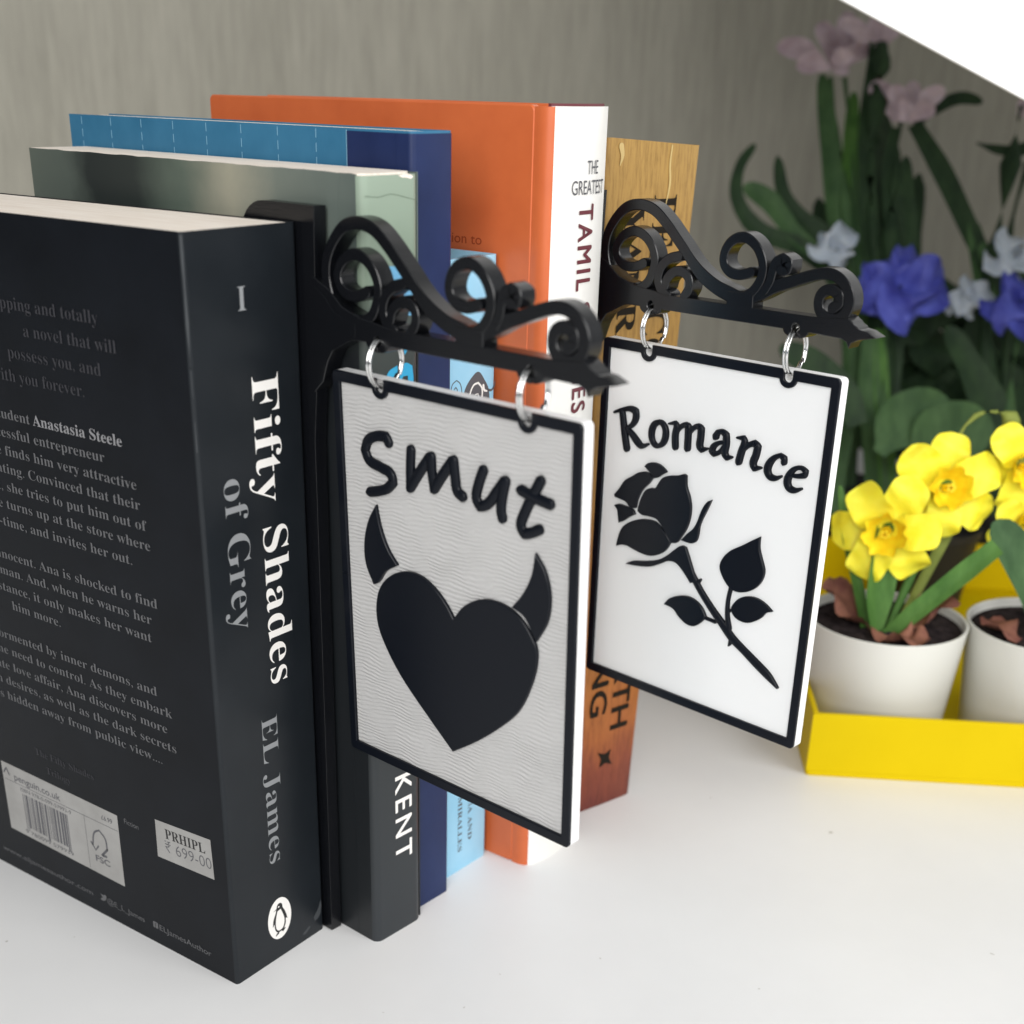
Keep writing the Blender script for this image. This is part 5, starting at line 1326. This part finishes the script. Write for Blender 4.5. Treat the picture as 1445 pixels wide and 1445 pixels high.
part(strap(MB(), [Vector(q)-b0 for q in [(38.7, 558.0, 52.2), (37.2, 559.6, 68.3), (32.3, 578.6, 81.1)]], [1.96, 15.69, 1.19], up=(0.53, -0.73, 0.3), fold=0.2, wave=0.06, ph=3.7), 'leaf_blade', MT['leaf_dark'], p)
part(strap(MB(), [Vector(q)-b0 for q in [(-35.2, 537.8, 64.1), (-23.0, 546.2, 75.0), (-9.4, 575.6, 82.9)]], [2.02, 14.74, 1.22], up=(0.53, -0.73, 0.3), fold=0.2, wave=0.06, ph=4.4), 'leaf_blade', MT['leaf_dark'], p)
part(strap(MB(), [Vector(q)-b0 for q in [(4.5, 577.8, 80.8), (9.3, 579.6, 89.6), (12.3, 600.3, 95.6)]], [2.02, 12.24, 1.22], up=(0.53, -0.73, 0.3), fold=0.2, wave=0.06, ph=3.6), 'leaf_blade', MT['leaf_dark'], p)
part(strap(MB(), [Vector(q)-b0 for q in [(-7.1, 569.8, 98.7), (-4.8, 572.4, 111.9), (-5.4, 593.3, 122.7)]], [2.0, 18.31, 1.21], up=(0.53, -0.73, 0.3), fold=0.2, wave=0.06, ph=1.5), 'leaf_blade', MT['leaf_dark'], p)
part(strap(MB(), [Vector(q)-b0 for q in [(-38.0, 513.0, 96.6), (-36.0, 514.0, 107.5), (-38.4, 532.3, 116.0)]], [1.93, 17.61, 1.17], up=(0.53, -0.73, 0.3), fold=0.2, wave=0.06, ph=4.0), 'leaf_blade', MT['leaf_dark'], p)
part(strap(MB(), [Vector(q)-b0 for q in [(12.0, 524.7, 51.7), (5.5, 521.8, 66.2), (-8.1, 533.4, 77.2)]], [1.94, 14.45, 1.17], up=(0.53, -0.73, 0.3), fold=0.2, wave=0.06, ph=4.8), 'leaf_blade', MT['leaf_dark'], p)
part(strap(MB(), [Vector(q)-b0 for q in [(50.7, 561.6, 52.0), (45.3, 559.6, 67.0), (34.3, 573.5, 78.5)]], [1.96, 12.58, 1.18], up=(0.53, -0.73, 0.3), fold=0.2, wave=0.06, ph=3.0), 'leaf_blade', MT['leaf_dark'], p)
part(strap(MB(), [Vector(q)-b0 for q in [(43.9, 555.3, 54.8), (46.4, 559.8, 70.9), (47.8, 583.3, 83.8)]], [1.95, 12.76, 1.18], up=(0.53, -0.73, 0.3), fold=0.2, wave=0.06, ph=2.7), 'leaf_blade', MT['leaf_dark'], p)
part(strap(MB(), [Vector(q)-b0 for q in [(-23.4, 550.2, 100.7), (-28.1, 549.2, 116.4), (-39.5, 563.8, 129.7)]], [1.98, 13.98, 1.2], up=(0.53, -0.73, 0.3), fold=0.2, wave=0.06, ph=5.0), 'leaf_blade', MT['leaf_dark'], p)
part(strap(MB(), [Vector(q)-b0 for q in [(39.0, 611.0, 79.4), (31.5, 603.1, 86.7), (16.3, 609.6, 90.9)]], [2.04, 12.44, 1.23], up=(0.53, -0.73, 0.3), fold=0.2, wave=0.06, ph=4.3), 'leaf_blade', MT['leaf_dark'], p)
part(strap(MB(), [Vector(q)-b0 for q in [(10.8, 546.0, 97.4), (14.5, 546.8, 105.9), (15.6, 566.0, 111.8)]], [1.93, 14.54, 1.17], up=(0.53, -0.73, 0.3), fold=0.2, wave=0.06, ph=0.1), 'leaf_blade', MT['leaf_dark'], p)
part(strap(MB(), [Vector(q)-b0 for q in [(23.8, 593.1, 98.8), (17.3, 586.3, 106.7), (3.2, 594.3, 111.9)]], [2.0, 15.03, 1.21], up=(0.53, -0.73, 0.3), fold=0.2, wave=0.06, ph=3.8), 'leaf_blade', MT['leaf_dark'], p)
part(strap(MB(), [Vector(q)-b0 for q in [(28.4, 540.6, 58.6), (37.8, 546.6, 68.9), (48.6, 573.4, 75.9)]], [1.94, 14.75, 1.17], up=(0.53, -0.73, 0.3), fold=0.2, wave=0.06, ph=1.1), 'leaf_blade', MT['leaf_dark'], p)
part(strap(MB(), [Vector(q)-b0 for q in [(-36.2, 513.6, 82.3), (-33.5, 514.9, 92.9), (-34.7, 533.5, 100.5)]], [1.95, 13.95, 1.18], up=(0.53, -0.73, 0.3), fold=0.2, wave=0.06, ph=4.2), 'leaf_blade', MT['leaf_dark'], p)
part(strap(MB(), [Vector(q)-b0 for q in [(2.5, 571.0, 66.2), (6.2, 573.8, 78.2), (7.7, 595.1, 87.1)]], [2.03, 18.45, 1.22], up=(0.53, -0.73, 0.3), fold=0.2, wave=0.06, ph=0.5), 'leaf_blade', MT['leaf_dark'], p)
part(strap(MB(), [Vector(q)-b0 for q in [(44.4, 585.2, 60.5), (35.1, 577.7, 70.8), (17.4, 584.1, 77.6)]], [2.0, 18.25, 1.21], up=(0.53, -0.73, 0.3), fold=0.2, wave=0.06, ph=2.3), 'leaf_blade', MT['leaf_dark'], p)
part(strap(MB(), [Vector(q)-b0 for q in [(18.4, 547.9, 49.4), (23.9, 553.7, 64.2), (29.1, 579.1, 75.6)]], [1.98, 16.26, 1.2], up=(0.53, -0.73, 0.3), fold=0.2, wave=0.06, ph=1.2), 'leaf_blade', MT['leaf_dark'], p)
part(strap(MB(), [Vector(q)-b0 for q in [(34.1, 545.3, 57.7), (34.6, 548.0, 73.3), (32.5, 568.6, 85.6)]], [1.94, 17.63, 1.17], up=(0.53, -0.73, 0.3), fold=0.2, wave=0.06, ph=5.9), 'leaf_blade', MT['leaf_dark'], p)
part(strap(MB(), [Vector(q)-b0 for q in [(40.1, 610.3, 72.1), (44.2, 612.9, 83.2), (47.3, 634.9, 91.3)]], [2.04, 18.25, 1.24], up=(0.53, -0.73, 0.3), fold=0.2, wave=0.06, ph=2.1), 'leaf_blade', MT['leaf_dark'], p)
part(strap(MB(), [Vector(q)-b0 for q in [(-34.9, 530.8, 82.6), (-36.8, 533.0, 100.2), (-43.9, 551.7, 115.1)]], [1.98, 12.0, 1.2], up=(0.53, -0.73, 0.3), fold=0.2, wave=0.06, ph=4.9), 'leaf_blade', MT['leaf_dark'], p)
part(strap(MB(), [Vector(q)-b0 for q in [(-33.9, 535.2, 50.4), (-41.5, 529.0, 60.8), (-58.2, 536.0, 67.6)]], [2.02, 13.06, 1.22], up=(0.53, -0.73, 0.3), fold=0.2, wave=0.06, ph=0.9), 'leaf_blade', MT['leaf_dark'], p)
part(strap(MB(), [Vector(q)-b0 for q in [(2.3, 576.1, 55.6), (8.8, 581.4, 68.3), (15.0, 606.5, 78.0)]], [2.05, 15.71, 1.24], up=(0.53, -0.73, 0.3), fold=0.2, wave=0.06, ph=5.7), 'leaf_blade', MT['leaf_dark'], p)
part(strap(MB(), [Vector(q)-b0 for q in [(-44.6, 550.7, 97.5), (-46.2, 551.0, 111.5), (-53.4, 567.6, 123.1)]], [2.02, 16.49, 1.22], up=(0.53, -0.73, 0.3), fold=0.2, wave=0.06, ph=3.1), 'leaf_blade', MT['leaf_dark'], p)
part(strap(MB(), [Vector(q)-b0 for q in [(29.5, 597.0, 70.7), (23.5, 593.3, 83.4), (11.0, 605.0, 93.0)]], [2.03, 18.48, 1.23], up=(0.53, -0.73, 0.3), fold=0.2, wave=0.06, ph=1.2), 'leaf_blade', MT['leaf_dark'], p)
part(strap(MB(), [Vector(q)-b0 for q in [(48.8, 548.4, 46.6), (46.2, 549.2, 62.9), (39.6, 567.0, 75.7)]], [1.94, 15.16, 1.17], up=(0.53, -0.73, 0.3), fold=0.2, wave=0.06, ph=3.0), 'leaf_blade', MT['leaf_dark'], p)
part(strap(MB(), [Vector(q)-b0 for q in [(2.8, 571.5, 116.9), (12.1, 576.7, 125.9), (21.9, 602.8, 132.9)]], [1.97, 17.2, 1.19], up=(0.53, -0.73, 0.3), fold=0.2, wave=0.06, ph=3.4), 'leaf_blade', MT['leaf_dark'], p)
part(strap(MB(), [Vector(q)-b0 for q in [(8.0, 545.6, 64.6), (-2.6, 536.8, 74.2), (-23.2, 540.6, 80.4)]], [1.97, 18.29, 1.19], up=(0.53, -0.73, 0.3), fold=0.2, wave=0.06, ph=5.5), 'leaf_blade', MT['leaf_dark'], p)
part(strap(MB(), [Vector(q)-b0 for q in [(-23.8, 560.0, 76.8), (-32.9, 552.7, 86.9), (-51.6, 558.4, 94.0)]], [2.03, 18.44, 1.23], up=(0.53, -0.73, 0.3), fold=0.2, wave=0.06, ph=2.9), 'leaf_blade', MT['leaf_dark'], p)
part(strap(MB(), [Vector(q)-b0 for q in [(-13.5, 533.1, 106.0), (-13.5, 536.3, 123.1), (-17.4, 557.3, 138.0)]], [1.93, 16.71, 1.17], up=(0.53, -0.73, 0.3), fold=0.2, wave=0.06, ph=0.1), 'leaf_blade', MT['leaf_dark'], p)
part(strap(MB(), [Vector(q)-b0 for q in [(-27.6, 536.9, 100.8), (-25.5, 538.5, 112.7), (-27.2, 557.9, 122.1)]], [1.96, 15.91, 1.19], up=(0.53, -0.73, 0.3), fold=0.2, wave=0.06, ph=0.6), 'leaf_blade', MT['leaf_dark'], p)
part(strap(MB(), [Vector(q)-b0 for q in [(19.2, 565.0, 111.5), (17.2, 564.5, 124.7), (10.4, 581.1, 135.8)]], [1.94, 15.12, 1.17], up=(0.53, -0.73, 0.3), fold=0.2, wave=0.06, ph=2.6), 'leaf_blade', MT['leaf_dark'], p)
part(strap(MB(), [Vector(q)-b0 for q in [(-4.8, 534.6, 88.3), (-6.0, 534.2, 100.8), (-12.4, 550.3, 110.5)]], [1.94, 15.81, 1.17], up=(0.53, -0.73, 0.3), fold=0.2, wave=0.06, ph=3.8), 'leaf_blade', MT['leaf_dark'], p)
part(strap(MB(), [Vector(q)-b0 for q in [(18.0, 533.3, 54.6), (17.6, 536.3, 71.7), (13.9, 556.8, 85.6)]], [1.94, 16.58, 1.18], up=(0.53, -0.73, 0.3), fold=0.2, wave=0.06, ph=4.9), 'leaf_blade', MT['leaf_dark'], p)
part(strap(MB(), [Vector(q)-b0 for q in [(38.1, 571.4, 96.8), (30.1, 568.1, 112.6), (15.1, 580.2, 125.9)]], [1.94, 18.3, 1.17], up=(0.53, -0.73, 0.3), fold=0.2, wave=0.06, ph=5.3), 'leaf_blade', MT['leaf_dark'], p)
part(strap(MB(), [Vector(q)-b0 for q in [(-27.4, 518.5, 102.3), (-24.4, 520.1, 113.0), (-25.1, 539.4, 121.2)]], [1.92, 17.02, 1.16], up=(0.53, -0.73, 0.3), fold=0.2, wave=0.06, ph=2.5), 'leaf_blade', MT['leaf_dark'], p)
part(strap(MB(), [Vector(q)-b0 for q in [(27.2, 558.0, 112.9), (22.1, 556.5, 128.3), (11.0, 571.3, 141.4)]], [1.91, 12.72, 1.16], up=(0.53, -0.73, 0.3), fold=0.2, wave=0.06, ph=4.1), 'leaf_blade', MT['leaf_dark'], p)
part(strap(MB(), [Vector(q)-b0 for q in [(46.6, 584.2, 39.1), (36.5, 576.3, 49.6), (17.8, 581.8, 56.4)]], [2.02, 15.57, 1.22], up=(0.53, -0.73, 0.3), fold=0.2, wave=0.06, ph=4.1), 'leaf_blade', MT['leaf_dark'], p)
part(strap(MB(), [Vector(q)-b0 for q in [(-35.5, 552.1, 111.3), (-41.9, 545.0, 118.7), (-57.5, 551.7, 123.6)]], [1.99, 15.42, 1.2], up=(0.53, -0.73, 0.3), fold=0.2, wave=0.06, ph=3.4), 'leaf_blade', MT['leaf_dark'], p)
part(strap(MB(), [Vector(q)-b0 for q in [(-45.2, 570.3, 98.2), (-55.3, 564.4, 112.1), (-75.5, 571.6, 123.5)]], [2.05, 18.87, 1.24], up=(0.53, -0.73, 0.3), fold=0.2, wave=0.06, ph=0.6), 'leaf_blade', MT['leaf_dark'], p)
part(strap(MB(), [Vector(q)-b0 for q in [(-21.8, 505.9, 44.6), (-25.9, 506.6, 62.4), (-36.2, 522.6, 76.7)]], [1.96, 14.84, 1.18], up=(0.53, -0.73, 0.3), fold=0.2, wave=0.06, ph=3.1), 'leaf_blade', MT['leaf_dark'], p)
part(strap(MB(), [Vector(q)-b0 for q in [(-6.8, 568.4, 66.5), (-19.9, 557.8, 76.2), (-44.6, 558.8, 82.6)]], [2.03, 13.4, 1.23], up=(0.53, -0.73, 0.3), fold=0.2, wave=0.06, ph=2.7), 'leaf_blade', MT['leaf_dark'], p)
part(strap(MB(), [Vector(q)-b0 for q in [(21.5, 575.6, 86.5), (15.2, 569.6, 95.7), (1.3, 578.4, 102.1)]], [1.98, 11.93, 1.2], up=(0.53, -0.73, 0.3), fold=0.2, wave=0.06, ph=5.4), 'leaf_blade', MT['leaf_dark'], p)
part(strap(MB(), [Vector(q)-b0 for q in [(-30.2, 538.5, 115.8), (-37.2, 551.7, 152.2), (-42.0, 569.8, 188.3)]], [3.9, 7.13, 0.78], up=(0.53, -0.73, 0.3), fold=0.2), 'leaf_blade', MT['leaf_dark'], p)
part(strap(MB(), [Vector(q)-b0 for q in [(-44.1, 511.5, 132.6), (-60.4, 543.9, 171.5), (-70.2, 565.3, 212.5)]], [3.8, 6.22, 0.78], up=(0.53, -0.73, 0.3), fold=0.2), 'leaf_blade', MT['leaf_dark'], p)
part(strap(MB(), [Vector(q)-b0 for q in [(-52.6, 523.5, 128.2), (-64.3, 520.9, 154.1), (-82.9, 550.5, 177.7)]], [3.88, 6.67, 0.79], up=(0.53, -0.73, 0.3), fold=0.2), 'leaf_blade', MT['leaf_dark'], p)
part(strap(MB(), [Vector(q)-b0 for q in [(-44.4, 515.2, 110.7), (-51.9, 517.1, 158.4), (-73.4, 565.2, 202.9)]], [3.86, 6.23, 0.79], up=(0.53, -0.73, 0.3), fold=0.2), 'leaf_blade', MT['leaf_mid'], p)
part(strap(MB(), [Vector(q)-b0 for q in [(-54.7, 531.7, 129.5), (-57.3, 524.8, 161.5), (-75.7, 550.1, 190.3)]], [3.91, 5.1, 0.78], up=(0.53, -0.73, 0.3), fold=0.2), 'leaf_blade', MT['leaf_dark'], p)
part(strap(MB(), [Vector(q)-b0 for q in [(-52.3, 526.0, 123.6), (-76.2, 551.6, 164.2), (-92.2, 557.1, 207.0)]], [3.9, 7.93, 0.79], up=(0.53, -0.73, 0.3), fold=0.2), 'leaf_blade', MT['leaf_dark'], p)
part(strap(MB(), [Vector(q)-b0 for q in [(-31.8, 525.2, 114.4), (-46.1, 534.5, 152.3), (-79.2, 577.2, 188.0)]], [3.86, 7.3, 0.8], up=(0.53, -0.73, 0.3), fold=0.2), 'leaf_blade', MT['leaf_dark'], p)
part(strap(MB(), [Vector(q)-b0 for q in [(-38.9, 531.2, 118.6), (-47.5, 535.6, 157.7), (-63.3, 555.4, 195.0)]], [3.89, 6.76, 0.78], up=(0.53, -0.73, 0.3), fold=0.2), 'leaf_blade', MT['leaf_dark'], p)
part(strap(MB(), [Vector(q)-b0 for q in [(-44.6, 545.8, 124.8), (-50.0, 553.2, 165.8), (-60.1, 570.6, 205.5)]], [3.95, 6.94, 0.78], up=(0.53, -0.73, 0.3), fold=0.2), 'leaf_blade', MT['leaf_dark'], p)
part(strap(MB(), [Vector(q)-b0 for q in [(-64.5, 540.8, 122.5), (-75.8, 543.9, 156.3), (-81.3, 547.2, 189.8)]], [3.99, 6.47, 0.78], up=(0.53, -0.73, 0.3), fold=0.2), 'leaf_blade', MT['leaf_mid'], p)
part(strap(MB(), [Vector(q)-b0 for q in [(-33.3, 562.6, 125.2), (-41.1, 567.1, 148.2), (-39.1, 557.3, 172.3)]], [3.98, 7.12, 0.77], up=(0.53, -0.73, 0.3), fold=0.2), 'leaf_blade', MT['leaf_mid'], p)
part(strap(MB(), [Vector(q)-b0 for q in [(-56.4, 521.1, 122.6), (-69.1, 519.5, 149.4), (-88.6, 545.8, 174.1)]], [3.89, 6.25, 0.79], up=(0.53, -0.73, 0.3), fold=0.2), 'leaf_blade', MT['leaf_dark'], p)
part(strap(MB(), [Vector(q)-b0 for q in [(-53.2, 537.6, 116.8), (-55.7, 521.4, 150.5), (-65.8, 536.5, 180.3)]], [3.96, 6.26, 0.77], up=(0.53, -0.73, 0.3), fold=0.2), 'leaf_blade', MT['leaf_mid'], p)
part(strap(MB(), [Vector(q)-b0 for q in [(-37.9, 521.3, 127.3), (-48.7, 541.8, 151.2), (-61.9, 561.8, 175.7)]], [3.83, 6.77, 0.79], up=(0.53, -0.73, 0.3), fold=0.2), 'leaf_blade', MT['leaf_dark'], p)
part(strap(MB(), [Vector(q)-b0 for q in [(-40.6, 556.3, 126.6), (-38.9, 521.4, 151.3), (-53.4, 546.9, 169.7)]], [3.98, 6.03, 0.78], up=(0.53, -0.73, 0.3), fold=0.2), 'leaf_blade', MT['leaf_dark'], p)
part(strap(MB(), [Vector(q)-b0 for q in [(-46.2, 555.4, 128.5), (-48.6, 537.9, 175.1), (-75.6, 597.4, 216.9)]], [3.98, 6.25, 0.81], up=(0.53, -0.73, 0.3), fold=0.2), 'leaf_blade', MT['leaf_dark'], p)
part(MB().tube([Vector(q)-b0 for q in [(7.6, 531.8, 34.0), (-5.1, 547.7, 90.6), (-17.7, 557.3, 122.4)]], [2.35, 2.35, 1.57]), 'stem', MT['leaf_dark'], p)
p, b0 = make_plant('broad_leaf_plant', 'low plant with rounded mid green leaves behind the daffodils', 'artificial plant', (41.1, 425.4))
part(MB().tube([Vector(q)-b0 for q in [(41.1, 425.4, 34.0), (38.3, 428.9, 55.9), (29.6, 431.6, 71.2)]], [1.54, 1.54, 1.2]), 'stem', MT['leaf_mid'], p)
part(strap(MB(), [Vector(q)-b0 for q in [(11.7, 418.5, 70.8), (16.3, 429.1, 83.3), (23.6, 436.3, 86.6), (33.7, 440.1, 80.6)]], [3.42, 13.67, 14.35, 5.13], up=(0.53, -0.73, 0.3), fold=0.12, wave=0.06), 'leaf_blade', MT['leaf_mid'], p)
part(strap(MB(), [Vector(q)-b0 for q in [(27.3, 426.3, 64.9), (33.7, 437.4, 75.9), (39.7, 443.6, 79.2), (51.6, 447.7, 71.7)]], [5.13, 17.09, 16.4, 3.42], up=(0.53, -0.73, 0.3), fold=0.12, wave=0.05), 'leaf_blade', MT['leaf_mid'], p)
part(strap(MB(), [Vector(q)-b0 for q in [(32.8, 424.8, 55.7), (42.9, 434.1, 59.1), (50.3, 441.3, 62.4)]], [5.13, 10.25, 2.39], up=(0.53, -0.73, 0.3), fold=0.12), 'leaf_blade', MT['leaf_mid'], p)
part(strap(MB(), [Vector(q)-b0 for q in [(-0.3, 417.0, 82.9), (-8.1, 418.6, 95.1), (-24.6, 414.7, 108.7), (-40.7, 407.5, 116.1)]], [5.13, 6.83, 6.83, 1.37], up=(0.53, -0.73, 0.3), fold=0.12), 'leaf_blade', MT['leaf_dark'], p)

# ------------------------------------------------------------------ white board over the upper right corner
A_, B_ = Vector((11.93, 309.8, 257.8)), Vector((75.6, 333.3, 226.7))
ed = (B_ - A_).normalized()
nr = (TOC - A_).normalized()
nr = (nr - ed*nr.dot(ed)).normalized()
nr = (nr + Vector((0.25, 0.1, 0.25))).normalized(); nr = (nr - ed*nr.dot(ed)).normalized()
upb = nr.cross(ed)
if upb.z < 0:
    upb = -upb
m = MB()
org = A_ - ed*150
vs = []
for a in (0, 620):  # unseen length past the right edge added to shade plants and wall
    for c in (0, 420):
        for d in (0, -1.2):
            vs.append(org + ed*a + upb*c + nr*d)
m.add(vs, [(0, 1, 3, 2), (4, 6, 7, 5), (0, 4, 5, 1), (2, 3, 7, 6), (0, 2, 6, 4), (1, 5, 7, 3)])
tag(m.build("white_board", MT["board"], smooth=0), "blank white board slanting across the upper right corner", "board")
